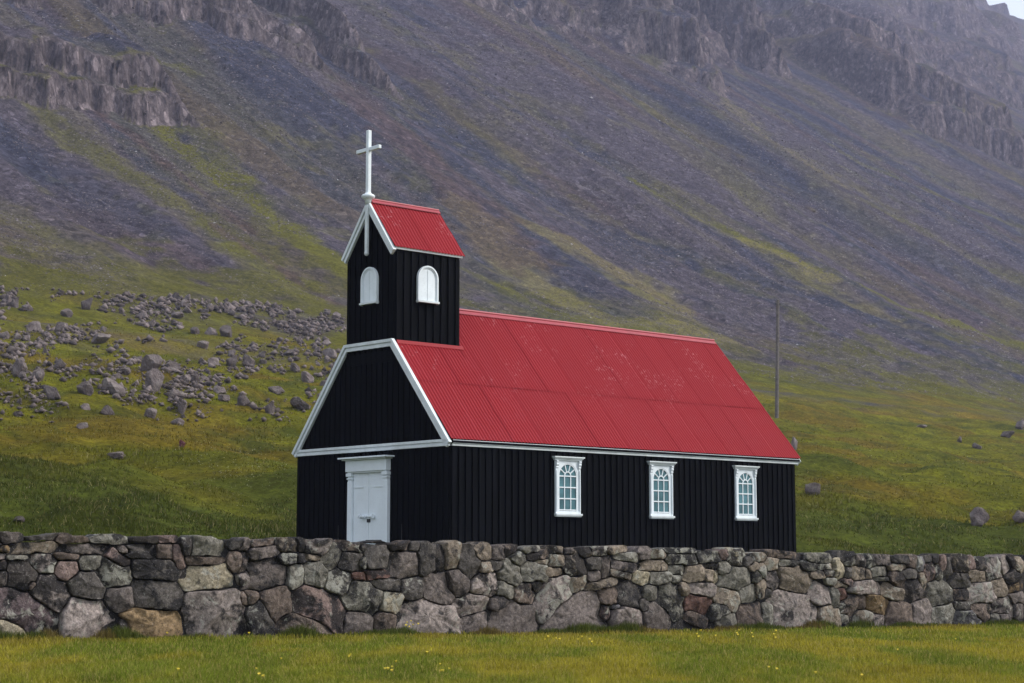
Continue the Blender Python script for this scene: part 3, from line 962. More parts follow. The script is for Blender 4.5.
for k in range(nf + 1):
    xc = -WH + .06 + k * (2 * WH - .12) / nf
    ztop = min(EZ + rise * (HW - abs(xc) - .06) - .12, HT - .12)
    add_box(bm, xc - PB / 2, xc + PB / 2, y0 - .026, y0 + .002, -.3, ztop, .004)
    ztop = EZ + rise * (HW - abs(xc) - .06) - .12
    add_box(bm, xc - PB / 2, xc + PB / 2, y1 - .002, y1 + .026, -.3, ztop, .004)
wallo = obj('wall', bm, TAR, church)
# low stone footing
bm = bmesh.new(); add_box(bm, -WH - .05, WH + .05, .0, L - .02, -.35, .08, .02)
ft = obj('footing', bm, STONE, church)


def corrugated(name, p_of, ylen, slope_len, rows, sheet_w, mat, parent, pitch=.084, amp=.012, seed=0, skip=None):
    """A roof slope of overlapping corrugated sheets. p_of(y, u, n): point at y along, u up the slope, n off the surface."""
    r = random.Random(seed)
    Vs, Fs, A1, A2 = [], [], [], []
    off = 0
    nsheet = max(1, round(ylen / sheet_w)); w = ylen / nsheet
    for ri, (u0, u1) in enumerate(rows):
        shift = (ri % 2) * .38 * w
        edges = [0.0] + [k * w + shift for k in range(0 if shift else 1, nsheet)] + [ylen]
        edges = sorted(set(round(e, 4) for e in edges))
        for k in range(len(edges) - 1):
            ya, yb = edges[k], min(edges[k + 1] + .03, ylen)
            n = max(2, int((yb - ya) / pitch * 8))
            yy = np.linspace(ya, yb, n)
            tint = r.uniform(0, 1)
            wob = r.uniform(-.004, .004)
            lo = skip(yy, u0, u1) if skip else np.full(n, u1)
            off_n = .004 + .011 * ri + .006 * (yy - ya) / max(yb - ya, .01) * 0 + np.where(yy > yb - .05, .007, 0) + r.uniform(0, .003)
            wave = amp * np.sin(2 * math.pi * yy / pitch)
            M = 7
            us = [u0 + (lo - u0) * q / (M - 1) for q in range(M)]
            P = []
            for q in range(M):
                sag = .006 * math.sin(q * 2.1 + k + seed)
                P.append(p_of(yy, us[q], wave + off_n + (sag if 0 < q < M - 1 else 0) + (wob if q == 0 else 0)))
            P = np.stack(P)
            Vs.append(P.reshape(-1, 3)); Fs.append(grid_faces(M, n) + off); off += M * n
            A1.append(np.full(M * n, tint)); A2.append(np.repeat(np.linspace(u0, u1, M) / slope_len, n))
    return mesh_np(name, np.concatenate(Vs), np.concatenate(Fs), mat, True, {'sheet': np.concatenate(A1), 'height': np.concatenate(A2)}, parent)


SL = math.hypot(HW, H)
nx_, nz_ = H / SL, HW / SL
ROOF_Y0, ROOF_L = .02, L + .05
E_OUT = .0                                          # eaves overhang along the slope


def slope_pt(sx):
    def f(y, u, n):
        x = sx * (HW - u * HW / SL + n * nx_)
        z = EZ + u * H / SL + n * nz_ + .035
        return np.stack(np.broadcast_arrays(x, y + ROOF_Y0, z), -1)
    return f


u_t = SL * (HW - TA + .0) / HW                        # slope height where the tower stands


def cut(yy, u0, u1):
    return np.where(yy < TL - .03, np.minimum(u1, u_t), u1)


for sx in (1, -1):
    ro = corrugated('roof', slope_pt(sx), ROOF_L - .02, SL, [(-E_OUT, .43 * SL), (.43 * SL - .09, SL)], .80, ROOF, church, seed=3 + sx, skip=cut)
# boards under the iron, so the roof has its thickness
bm = bmesh.new()
for sx in (1, -1):
    P = lambda u, n, y: (sx * (HW - u * HW / SL + n * nx_), y, EZ + u * H / SL + n * nz_ + .02)
    for ya, yb, ue in ((ROOF_Y0 + .03, TL, u_t - .03), (TL + .001, L + .02, SL - .01)):
        add_prism(bm, [P(-.05, -.055, ya), P(ue, -.055, ya), P(ue, -.005, ya), P(-.05, -.005, ya)], (0, yb - ya, 0))
obj('roof_boarding', bm, TAR, church)
# ridge capping
bm = bmesh.new()
for sx in (1, -1):
    add_prism(bm, [(0, TL - .02, EZ + H + .085), (sx * .09, TL - .02, EZ + H + .085 - .09 * rise + .012), (sx * .09, TL - .02, EZ + H + .072 - .09 * rise + .012), (0, TL - .02, EZ + H + .065)], (0, L + .05 - TL, 0))
add_tube(bm, (0, TL - .02, EZ + H + .085), (0, L + .04, EZ + H + .085), .028, .028, 10)
obj('ridge_cap', bm, RIDGE, church)
# fascia under the long eaves
for sx in (1, -1):
    bm = bmesh.new()
    a, b = sorted((sx * (WH + .03), sx * (HW + .005)))
    add_box(bm, a, b, .06, L + .0, EZ - .055, EZ + .015, .006)
    a, b = sorted((sx * (WH + .02), sx * (HW - .015)))
    add_box(bm, a, b, .062, L - .002, EZ - .10, EZ - .057, .005)
    obj('fascia', bm, WHITE_TRIM, church)


def barge(name, pts, w, t, y, mat, parent, lip=.035, w0=0.0):
    """Moulded board along a polyline in the plane y=const, mitred, with a proud lip on its upper edge."""
    bm = bmesh.new()
    n = len(pts)
    nrm = []
    for k in range(n - 1):
        d = Vector((pts[k + 1][0] - pts[k][0], pts[k + 1][1] - pts[k][1])).normalized()
        nrm.append(Vector((d.y, -d.x)))

    def off_pt(k, o):
        if k == 0: m = nrm[0]; f = 1
        elif k == n - 1: m = nrm[-1]; f = 1
        else:
            m = (nrm[k - 1] + nrm[k]).normalized(); f = 1 / max(.3, m.dot(nrm[k]))
        return Vector(pts[k]) + m * (o * f)
    for o0, o1, y_a, y_b in ((w0, w0 + w * .42, y - t - .03, y), (w0 + w * .42, w0 + w * .56, y - t + .008, y), (w0 + w * .56, w0 + w, y - t - .010, y)):
        for k in range(n - 1):
            q = [off_pt(k, o0), off_pt(k + 1, o0), off_pt(k + 1, o1), off_pt(k, o1)]
            add_prism(bm, [(p.x, y_a, p.y) for p in q], (0, y_b - y_a, 0))
    return obj(name, bm, mat, parent)


# white frame of the front gable: two slopes, short top under the tower, and the cornice along the eaves
barge('barge_board', [(-HW - .02, EZ - .03), (-TA, HT + .10), (TA, HT + .10), (HW + .02, EZ - .03)], .15, .045, .02, WHITE_TRIM, church)
bm = bmesh.new()
add_box(bm, -HW + .02, HW - .02, -.035, .022, EZ - .025, EZ + .03, .005)
add_box(bm, -HW + .045, HW - .045, -.012, .022, EZ - .055, EZ - .027, .003)
add_box(bm, -HW + .03, HW - .03, -.028, .022, EZ - .105, EZ - .057, .004)
obj('front_cornice', bm, WHITE_TRIM, church)
barge('rear_barge_board', [(-HW - .02, EZ - .03), (0, EZ + H + .02), (HW + .02, EZ - .03)], .15, .05, L + .06, WHITE_TRIM, church)

# ---- tower
tb, te, tr = HT - .35, EZ + 4.06, EZ + 5.03           # foot, eaves, ridge
bm = bmesh.new()
ty0, ty1 = .03, TL
TW = TA - .008
trise = (tr - te) / TA
add_prism(bm, [(-TW, ty0, tb), (TW, ty0, tb), (TW, ty0, te - .03), (0, ty0, tr - .1), (-TW, ty0, te - .03)], (0, ty1 - ty0, 0))
n_ = 9
for k in range(n_):
    yc = ty0 + .07 + k * (ty1 - ty0 - .14) / (n_ - 1)
    for sx in (-1, 1):
        a, b = sorted((sx * (TW - .002), sx * (TW + .028)))
        add_box(bm, a, b, yc - .045, yc + .045, tb + .05, te - .05, .004)
n_ = 9
for k in range(n_):
    xc = -TW + .06 + k * (2 * TW - .12) / (n_ - 1)
    zt = te + trise * (TA - abs(xc) - .06) - .14
    add_box(bm, xc - .045, xc + .045, ty0 - .028, ty0 + .002, HT - .12, zt, .004)
    add_box(bm, xc - .045, xc + .045, ty1 - .002, ty1 + .028, tb + .05, zt, .004)
tower = obj('tower', bm, TAR, church)
TSL = math.hypot(TA + .06, (TA + .06) * trise)


def tower_pt(sx):
    cs, sn = 1 / math.hypot(1, trise), trise / math.hypot(1, trise)
    def f(y, u, n):
        x = sx * (TA + .06 - u * cs + n * sn)
        z = te - .06 * trise + u * sn + n * cs + .03
        return np.stack(np.broadcast_arrays(x, y - .03, z), -1)
    return f


for sx in (1, -1):
    corrugated('tower_roof', tower_pt(sx), TL + .12, TSL, [(-.02, TSL)], .8, ROOF, tower, seed=13 + sx)
bm = bmesh.new()
for sx in (1, -1):
    add_prism(bm, [(0, -.0, tr + .078), (sx * .07, -.0, tr + .078 - .07 * trise + .015), (sx * .07, -.0, tr + .062 - .07 * trise + .015), (0, -.0, tr + .056)], (0, TL + .09, 0))
add_tube(bm, (0, -.0, tr + .075), (0, TL + .09, tr + .075), .024, .024, 10)
obj('tower_ridge_cap', bm, RIDGE, tower)
bm = bmesh.new()
for sx in (1, -1):
    a, b = sorted((sx * (TW + .03), sx * (TA + .05)))
    add_box(bm, a, b, .0, TL + .05, te - .1, te - .045, .005)
obj('tower_fascia', bm, WHITE_TRIM, tower)
barge('tower_barge_board', [(-TA - .085, te - .085 * trise - .02), (0, tr + .045), (TA + .085, te - .085 * trise - .02)], .145, .045, -.01, WHITE_TRIM, tower)
# red flashing at the foot of the tower
bm = bmesh.new()
for sx in (1, -1):
    a, b = sorted((sx * (TW + .032), sx * (TA + .10)))
    add_prism(bm, [(sx * (TW + .03), .06, HT + .08), (sx * (TW + .04), .06, HT + .08), (sx * (TA + .07), .06, HT - .07 * rise + .085), (sx * (TA + .06), .06, HT - .06 * rise + .04)], (0, TL + .02, 0))
obj('tower_flashing', bm, ROOF, tower)


def arch_pts(w, h, n=14, grow=0.0):
    """Round-headed outline, foot at z=0, centred on 0."""
    r = w / 2
    p = [(-r - grow, -grow), (r + grow, -grow)]
    for k in range(n + 1):
        a = math.pi * k / n
        p.append(((r + grow) * math.cos(a), h - r + (r + grow) * math.sin(a)))
    return p


def arch_shutter(face):
    """White round-headed hatch in the tower: moulded surround, sill, and a panel of two boards."""
    w, h = .41, .66
    bm = bmesh.new()
    for g0, g1, d in ((.0, .026, .04), (.028, .062, .06)):
        o = arch_pts(w, h, 18, g1); i_ = arch_pts(w, h, 18, g0)
        for k in range(len(o)):
            k2 = (k + 1) % len(o)
            if k == 0: continue
            add_prism(bm, [face(*o[k], 0), face(*o[k2], 0), face(*i_[k2], 0), face(*i_[k], 0)], face(0, 0, d) - face(0, 0, 0))
    fr = obj('belfry_hatch', bm, WHITE, tower)
    bm = bmesh.new()
    add_prism(bm, [face(x, z, .012) for x, z in arch_pts(w - .006, h - .003, 18, -.001)], face(0, 0, .02) - face(0, 0, 0))
    # the meeting line of the two boards and two strap hinges
    for (xa, xb, za, zb, d) in ((-.009, -.002, .01, h - .03, .006), (.002, .009, .01, h - .03, .006)):
        add_prism(bm, [face(xa, za, .0325), face(xb, za, .0325), face(xb, zb, .0325), face(xa, zb, .0325)], face(0, 0, d) - face(0, 0, 0))
    obj('panel', bm, WHITE, fr)
    bm = bmesh.new()
    add_prism(bm, [face(-w / 2 - .075, -.045, 0), face(w / 2 + .075, -.045, 0), face(w / 2 + .075, -.005, 0), face(-w / 2 - .075, -.005, 0)], face(0, 0, .085) - face(0, 0, 0))
    obj('sill', bm, WHITE_TRIM, fr)
    # keep to thing > part > sub-part: the hatch pieces hang on the tower
    for ch in list(fr.children): ch.parent = tower
    for ch in tower.children:
        if ch.name.startswith('panel'): ch.name = 'hatch_panel'
        if ch.name.startswith('sill'): ch.name = 'hatch_sill'


zs = EZ + 2.975
arch_shutter(lambda x, z, d: Vector((TW + .026 + d, .84 + x, zs + z)))
arch_shutter(lambda x, z, d: Vector((.03 - x, ty0 - .026 - d, zs - .02 + z)))

# cross, its turned foot and the pendant below
bm = bmesh.new()
cx, cy = .0, -.06
zb = tr + .06
add_box(bm, cx - .042, cx + .042, cy - .042, cy + .042, zb + .10, zb + 1.455, .014, 2)
add_box(bm, cx - .385, cx - .0425, cy - .036, cy + .036, zb + 1.01, zb + 1.09, .014, 2)
add_box(bm, cx + .0425, cx + .385, cy - .036, cy + .036, zb + 1.01, zb + 1.09, .014, 2)
obj('cross', bm, WHITE, tower)
bm = bmesh.new()
add_lathe(bm, [(.06, -.10), (.065, -.02), (.085, .0), (.115, .02), (.14, .05), (.14, .075), (.115, .10), (.075, .115), (.06, .14)], (cx, cy, zb), 24)
obj('cross_foot', bm, WHITE, tower, True)
bm = bmesh.new()
add_box(bm, -.042, .042, -.115, -.06, tr - 1.05, tr - .06, .012, 2)
add_lathe(bm, [(.02, -.05), (.042, -.03), (.05, 0), (.042, .03)], (0, -.09, tr - 1.07), 14)
obj('pendant', bm, WHITE_TRIM, tower)

# ---- side windows
GLASS = Mat('old_window_glass')
_c = GLASS.coord(); _n = GLASS.noise(2.2, 3, .5, _c)
GLASS.color(GLASS.ramp(_n, [(.35, (.030, .095, .112)), (.65, (.075, .200, .235))])); GLASS.rough(.12, .3); GLASS.bump(GLASS.noise(5, 2, .5, _c), .08, .01)
GLASS = GLASS.m


def side_window(sx, yc):
    F = lambda x, z, d: Vector((sx * (WH + .024 + d), yc + sx * x, EZ - 1.355 + z))

    def bar(bm, xa, xb, za, zb, d0, d1):
        add_prism(bm, [F(xa, za, d0), F(xb, za, d0), F(xb, zb, d0), F(xa, zb, d0)], F(0, 0, d1) - F(0, 0, d0))
    w, h = .70, 1.075
    ow, oh, oz = .52, .945, .075                        # arched opening
    bm = bmesh.new()
    # casing with spandrels filled round the arched head
    bar(bm, -w / 2, -ow / 2 - .045, .0, h, 0, .038); bar(bm, ow / 2 + .045, w / 2, .0, h, 0, .038)
    bar(bm, -w / 2 + .012, -w / 2 + .034, .05, h - .20, .0385, .052); bar(bm, w / 2 - .034, w / 2 - .012, .05, h - .20, .0385, .052)
    bar(bm, -ow / 2 - .0445, ow / 2 + .0445, .0, oz - .02, 0, .034)
    ar = arch_pts(ow + .0, oh, 18, 0)[2:]
    top = h
    pts = ar
    for k in range(len(pts) - 1):
        (xa, za), (xb, zb) = pts[k], pts[k + 1]
        add_prism(bm, [F(xa, oz + za, 0), F(xa, top, 0), F(xb, top, 0), F(xb, oz + zb, 0)], F(0, 0, .028) - F(0, 0, 0))
    for sgn in (-1, 1):
        a, b = sorted((sgn * ow / 2, sgn * (ow / 2 + .0445)))
        bar(bm, a, b, oz - .0195, top - .001, 0, .026)
    fr = obj('window', bm, WHITE, church)
    bm = bmesh.new()                                   # glazing bars
    g0, g1 = .008, .020
    for x in (-ow / 6, ow / 6): bar(bm, x - .011, x + .011, oz - .01, oz + oh - ow / 2, g0, g1)
    for k in range(4):
        z = oz + (oh - ow / 2) * k / 3
        bar(bm, -ow / 2, ow / 2, z - .012, z + .012, g0 + .001, g1 + .003)
    zc = oz + oh - ow / 2
    for k in range(1, 5):
        a = math.pi * k / 5
        c, s = math.cos(a), math.sin(a)
        q = [(r * c + e * s, zc + r * s - e * c) for r, e in ((.085, -.011), (ow / 2, -.011), (ow / 2, .011), (.085, .011))]
        add_prism(bm, [F(x, z, g0) for x, z in q], F(0, 0, g1) - F(0, 0, g0))
    for r0, r1 in ((.075, .098), (ow / 2 - .022, ow / 2)):
        for k in range(12):
            a, b = math.pi * k / 12, math.pi * (k + 1) / 12
            q = [(r0 * math.cos(a), zc + r0 * math.sin(a)), (r1 * math.cos(a), zc + r1 * math.sin(a)), (r1 * math.cos(b), zc + r1 * math.sin(b)), (r0 * math.cos(b), zc + r0 * math.sin(b))]
            add_prism(bm, [F(x, z, g0 + .002) for x, z in q], F(0, 0, g1 + .004) - F(0, 0, g0 + .002))
    for sgn in (-1, 1):
        a, b = sorted((sgn * (ow / 2 - .022), sgn * ow / 2)); bar(bm, a, b, oz - .018, zc, g0 + .002, g1 + .006)
    obj('glazing_bars', bm, WHITE, fr)
    bm = bmesh.new()
    add_prism(bm, [F(x, oz + z, .0) for x, z in arch_pts(ow - .002, oh, 16, -.0005)], F(0, 0, .007) - F(0, 0, 0))
    obj('pane', bm, GLASS, fr)
    bm = bmesh.new()                                   # stepped cornice
    bar(bm, -w / 2 - .03, w / 2 + .03, h + .001, h + .030, 0, .055)
    bar(bm, -w / 2 - .05, w / 2 + .05, h + .031, h + .054, 0, .075)
    bar(bm, -w / 2 - .07, w / 2 + .07, h + .055, h + .080, 0, .10)
    obj('cornice', bm, WHITE_TRIM, fr)
    bm = bmesh.new()
    bar(bm, -w / 2 - .015, w / 2 + .015, -.04, -.001, 0, .08); bar(bm, -w / 2 - .0, w / 2 + .0, -.065, -.041, 0, .06)
    obj('sill', bm, WHITE_TRIM, fr)
    for sgn in (-1, 1):                                # carved scroll brackets
        bm = bmesh.new()
        xc = sgn * (w / 2 - .033)
        prof_ = [(.039, h - .005), (.075, h - .005), (.078, h - .03), (.066, h - .055), (.072, h - .08), (.062, h - .105), (.050, h - .12), (.056, h - .145), (.039, h - .165)]
        add_prism(bm, [F(xc - .03, z, d) for d, z in prof_], F(.06, 0, 0) - F(0, 0, 0))
        obj('bracket', bm, WHITE, fr)


for sx in (1, -1):
    for yc in (3.135, 5.895, 8.635): side_window(sx, yc)

# ---- front door
DX = HW - 2.555                                       # door centre from the middle of the front
Fd = lambda x, z, d: (DX + x, y0 - .024 - d, EZ + z)


def dbar(bm, xa, xb, za, zb, d0, d1, bev=.0):
    add_box(bm, DX + xa, DX + xb, y0 - .024 - d1, y0 - .024 - d0, EZ + za, EZ + zb, bev)


zf = -EZ - .0
bm = bmesh.new()                                      # leaf: two halves, rails and sunk panels
dbar(bm, -.515, .515, zf, -.515, 0, .02)
for x0_, x1_ in ((-.51, -.005), (.005, .51)):
    dbar(bm, x0_, x1_, zf + .01, -.52, .0205, .034, .004)
door = obj('door', bm, DOOR_WHITE, church)
for sgn in (-1, 1):
    bm = bmesh.new()
    dbar(bm, sgn * .34 - .16, sgn * .34 + .16, -.835, -.805, .037, .046, .003)
    obj('strap_hinge', bm, DOOR_WHITE, door)
for sgn, col in ((-1, WHITE), (1, WHITE)):
    bm = bmesh.new()
    p = Vector(Fd(sgn * .055, -1.42, .036))
    add_tube(bm, p, p + Vector((0, -.05, 0)), .03, .022, 12)
    q = p + Vector((0, -.055, 0))
    add_tube(bm, q, q + Vector((sgn * .13, -.004, .004)), .024, .024, 12)
    e = q + Vector((sgn * .13, -.004, .004))
    add_tube(bm, e, e + Vector((sgn * .035, 0, 0)), .048, .042, 14)
    obj('handle', bm, col, door, False)
IRON = Mat('dark_iron'); IRON.color((.02, .02, .022)); IRON.rough(.6); IRON = IRON.m
bm = bmesh.new(); dbar(bm, -.05, .07, -1.535, -1.465, .0365, .043, .004); obj('lock_plate', bm, IRON, door)
bm = bmesh.new()                                      # entablature and its projecting cap
dbar(bm, -.675, .675, -.505, -.275, 0, .13, .006); dbar(bm, -.64, .64, -.53, -.506, 0, .10)
dbar(bm, -.73, .73, -.274, -.25, 0, .19, .004); dbar(bm, -.775, .80, -.249, -.215, 0, .26, .006)
ent = obj('door_hood', bm, DOOR_WHITE, church)
for sgn in (-1, 1):
    bm = bmesh.new()
    xa, xb = sorted((sgn * .520, sgn * .665))
    dbar(bm, xa, xb, zf + .2, -.70, 0, .085, .008)
    dbar(bm, xa - .005, xb + .005, zf, zf + .199, 0, .10, .006)
    dbar(bm, xa - .012, xb + .012, -.60, -.531, 0, .115, .006)
    dbar(bm, xa - .003, xb + .003, -.66, -.625, 0, .10, .006)
    dbar(bm, xa + .012, xb - .012, -.6995, -.6005, 0, .075)
    obj('pilaster', bm, DOOR_WHITE, church)
for sgn in (-1, 1):                                   # hooks that hold the open leaves
    bm = bmesh.new()
    add_tube(bm, Fd(sgn * 1.05, -1.93, .012), Fd(sgn * 1.05, -1.58, .012), .006, .006, 6)
    add_lathe(bm, [(.004, -.03), (.02, -.015), (.02, .0), (.004, .01)], Fd(sgn * 1.05, -1.94, .014), 8)
    obj('door_hook', bm, IRON, church)
bm = bmesh.new()
add_box(bm, DX - .95, DX + .95, -.75, .03, -.3, .06, .02)
obj('doorstep', bm, STONE, church)

# ------------------------------------------------------------------ lone utility pole on the meadow
POLE = Mat('weathered_pole_wood'); _c = POLE.coord()
POLE.color(POLE.ramp(POLE.noise(3.0, 6, .6, _c), [(.3, (.075, .062, .054)), (.7, (.17, .145, .13))])); POLE.rough(.9); POLE.bump(POLE.noise(9, 4, .6, _c), .5, .02)
x, y = at(776.5, 414); x, y = float(x[0]), float(y[0])
pz = float(grid_z(x, y))
d_ = y
hp = 120 / FPX * d_
bm = bmesh.new()
ptop = Vector((3.4 / FPX * d_, 0, hp))
add_tube(bm, (0, 0, -.8), ptop, .23, .18, 12)
pole = obj('wooden_pole', bm, POLE.m, None, False); pole.location = (x, y, pz)
q = ptop * .965
for sgn in (-1, 1):
    bm = bmesh.new()
    add_tube(bm, q + Vector((.10 * sgn, -.1, -.1)), q + Vector((.24 * sgn, -.1, -.05)), .025, .02, 8)
    add_lathe(bm, [(.03, -.05), (.06, .0), (.065, .06), (.04, .12), (.05, .16), (.01, .2)], q + Vector((.24 * sgn, -.1, -.05)), 10)
    obj('insulator', bm, IRON, pole)
tag(pole, 'bare weathered wooden utility pole standing on the meadow to the right behind the church', 'utility pole')

# ------------------------------------------------------------------ boulders on the meadow
def rock_mesh(seed, sub=3, squash=.8):
    bm = bmesh.new()
    bmesh.ops.create_icosphere(bm, subdivisions=sub, radius=1.0)
    r = np.random.default_rng(seed)
    P = np.array([v.co[:] for v in bm.verts])
    N = r.normal(size=(13, 3)); N /= np.linalg.norm(N, axis=1)[:, None]
    D = r.uniform(.36, .74, 13)
    dots = P @ N.T
    lim = np.where(dots > .05, D / np.maximum(dots, .05), 9.0).min(1)
    rad = np.minimum(1.0, lim)
    P = P * rad[:, None]
    nn = fbm(P[:, 0] * 2.2 + seed, P[:, 1] * 2.2, P[:, 2] * 2.2, 3, seed)
    P = P * (1 + .10 * nn)[:, None]
    P[:, 2] *= squash
    for v, p in zip(bm.verts, P): v.co = p
    me = bpy.data.meshes.new('boulder')
    bm.to_mesh(me); bm.free()
    me.materials.append(BOULDER)
    return me


ROCKS = [rock_mesh(200 + k, 3, random.uniform(.7, 1.0)) for k in range(14)]
# (centre x, foot y, width, height) in picture points, and words for the stones that stand out
S4 = 2.438
L4 = [(82,150,60,44),(15,85,34,42),(205,97,42,36),(552,164,52,40),(490,192,48,26),(345,120,50,25),(40,262,64,45),(90,275,34,40),(140,244,50,34),(125,318,62,46),(270,304,72,42),(375,300,60,52),
      (445,280,40,36),(475,280,38,34),(520,233,50,32),(600,236,58,45),(560,236,40,32),(440,354,52,42),(365,362,42,36),(255,354,50,30),(205,306,60,34),(425,318,60,30),(535,303,50,28),(675,304,50,30),
      (725,344,60,30),(750,276,62,26),(805,215,44,36),(435,380,42,22),(205,340,40,22),(415,246,60,34),(300,256,42,25),(655,350,40,34),(470,157,36,25),(510,158,40,25),(240,182,70,25),(25,205,44,22),(490,230,32,20),(545,322,50,25),
      (700,212,42,16),(720,250,40,20),(150,140,40,20),(10,168,42,25),(250,149,32,20),(395,175,26,15),(640,232,30,16),(30,92,40,26),(60,100,40,22),(280,80,36,18),(160,115,44,22),(430,118,40,20),(455,106,36,18)]
NAMED = [
    ((148, 372, 27, 25), 'largest rounded grey boulder in the rubble field left of the church'),
    ((242, 406, 26, 17), 'pale angular slab boulder leaning at the lower edge of the rubble field beside the church'),
    ((82, 429, 18, 8), 'low brown stone alone in the grass below the rubble field'),
    ((117, 460, 27, 10), 'flat grey slab sunk in the grass nearest the wall left of the church'),
    ((182, 448, 8, 9), 'small reddish stone alone in the green meadow left of the church'),
    ((15, 417, 17, 6), 'flat dark stone in the grass at the left edge below the rubble field'),
    ((816, 496, 26, 16), 'tilted grey slab in the meadow just right of the church wall'),
    ((795, 450, 12, 18), 'dark boulder peeping out behind the red roof\'s lower right corner'),
    ((980, 527, 28, 20), 'grey split boulder low in the meadow on the right, near the wall'),
    ((1021, 524, 18, 14), 'boulder cut by the right edge of the photo just above the wall'),
    ((1021, 430, 16, 12), 'pale boulder on the hummock at the right edge of the meadow'),
    ((1008, 438, 16, 10), 'low grey boulder beside the pale one on the right hummock'),
    ((977, 449, 11, 6), 'small brown stone left of the hummock boulders in the right meadow'),
    ((960, 444, 10, 6), 'small dark stone farthest left of the hummock boulders'),
    ((922, 428, 13, 5), 'low dark stone in the upper right meadow under the white specks'),
    ((17, 523, 20, 8), 'low grey stone in the grass right above the wall at far left'),
]
rk_n = 0


def put_rock(px, py, w, h, label, group=None, zrot=None):
    global rk_n
    x, y = at(px, py, grid_z)
    x, y = float(x[0]), float(y[0])
    d = y
    me = ROCKS[rk_n % len(ROCKS)] if rk_n else ROCKS[0]
    o = bpy.data.objects.new('boulder', me)
    COL.objects.link(o)
    wx = w / FPX * d / 2 * 1.02; hz_ = h / FPX * d * .74
    o.scale = (wx, wx * random.uniform(.8, 1.15), hz_ / .8)
    o.rotation_euler = (random.uniform(-.15, .15), random.uniform(-.15, .15), random.uniform(0, 6.28) if zrot is None else zrot)
    o.location = (x, y + wx * .6, float(grid_z(x, y + wx * .6)) + hz_ * .36)
    tag(o, label, 'boulder', group)
    rk_n += 1
    return o


for (px, py, w, h), lb in NAMED:
    o = put_rock(px, py, w, h, lb, 'boulders lying on the meadow')
RED = mat_boulder(); RED.name = 'reddish_stone'
for nd in RED.node_tree.nodes:
    if nd.type == 'VALTORGB' and len(nd.color_ramp.elements) == 3:
        for e_, c_ in zip(nd.color_ramp.elements, ((.10, .04, .045), (.20, .08, .09), (.30, .16, .16))): e_.color = (*c_, 1)
red = [o for o in bpy.data.objects if o.get('label', '').startswith('small reddish')][0]
red.data = red.data.copy(); red.data.materials.clear(); red.data.materials.append(RED)


def field_label(px, py, w):
    where = 'on the bank under the scree' if py < 318 else ('halfway down the rubble field' if py < 352 else 'in the lowest rubble heap')
    side = 'at the far left' if px < 80 else ('left of the largest boulder' if px < 135 else ('right of the largest boulder' if px < 235 else 'beside the church gable'))
    size = 'big' if w >= 18 else ('middling' if w >= 11 else 'small')
    return f'{size} grey boulder {where}, {side}'


for x, y, w, h in L4:
    px, py = x / S4, 270 + y / S4
    put_rock(px, py, w / S4 * 1.0, h / S4, field_label(px, py, w / S4), 'boulders of the rubble field')
rr = random.Random(12)
placed = 0
while placed < 215:
    px = rr.uniform(0, 338); band = rr.random()
    if band < .42: py = rr.gauss(301, 8) + px * .035
    elif band < .60: py = rr.gauss(338, 9)
    else: py = rr.gauss(382, 17)
    if py < 288 + px * .07 or py > 425: continue
    if float(fbm(px / 38, py / 16, octv=2, seed=301)) < rr.uniform(-.25, .15): continue
    w = 4.0 + 9 * rr.random() ** 1.9; 
    put_rock(px, py, w, w * rr.uniform(.5, .85), field_label(px, py, w), 'boulders of the rubble field')
    placed += 1


# ------------------------------------------------------------------ uncountable small stones on the slope and among the boulders
def scatter_stones(name, X, Y, Z, R, tint, low=False):
    base = np.array([(1, 0, 0), (-1, 0, 0), (0, 1, 0), (0, -1, 0), (0, 0, 1), (0, 0, -1)], float)
    tri = np.array([(0, 2, 4), (2, 1, 4), (1, 3, 4), (3, 0, 4), (2, 0, 5), (1, 2, 5), (3, 1, 5), (0, 3, 5)])
    if low:
        base = np.array([(1, 0, -.25), (0, 1, -.25), (-1, 0, -.25), (0, -1, -.25), (.3, .1, .75)]); tri = np.array([(0, 1, 4), (1, 2, 4), (2, 3, 4), (3, 0, 4)])
    nv = len(base)
    n = len(X)
    r = np.random.default_rng(len(name))
    j = r.uniform(.55, 1.25, (n, nv, 1)) * base[None] + r.normal(0, .22, (n, nv, 3))
    th = r.uniform(0, 6.28, n); c, s = np.cos(th)[:, None], np.sin(th)[:, None]
    jx = j[..., 0] * c - j[..., 1] * s; jy = j[..., 0] * s + j[..., 1] * c
    V = np.stack([X[:, None] + jx * R[:, None], Y[:, None] + jy * R[:, None], Z[:, None] + j[..., 2] * R[:, None] * .7], -1).reshape(-1, 3)
    F = (tri[None] + (np.arange(n) * nv)[:, None, None]).reshape(-1, 3)
    o = mesh_np(name, V, F, STONE_SCREE, False, {'col': np.repeat(tint, nv, 0)})
    tag(o, kind='stuff')
    return o


STONE_SCREE = Mat('loose_scree_stone')
STONE_SCREE.color(STONE_SCREE.attr('col')); STONE_SCREE.rough(1.0, .02); STONE_SCREE = STONE_SCREE.m
n = 520000
px = RNG.uniform(-90, 1110, n); py = RNG.uniform(-10, 400, n)
keep = py < 300 + px * .1
px, py = px[keep], py[keep]
X, Y = at(px, py)
s_, t_ = st_of(X, Y)
dens = fbm(X / 26, Y / 26, octv=3, seed=311) + .5 * fbm(t_ / 7, s_ / 90, octv=2, seed=313)
keep = (dens > RNG.uniform(-.5, .5, len(X))) & (Y < 620) & (s_ > 2)
X, Y = X[keep], Y[keep]
D = np.hypot(X, Y)
R = D / FPX * (.48 + 1.2 * RNG.random(len(X)) ** 5)
tint = np.array([.088, .075, .078]) * RNG.uniform(.4, 2.1, len(X))[:, None]
pale = RNG.random(len(X)) < .006
tint[pale] = np.array([.30, .29, .30])
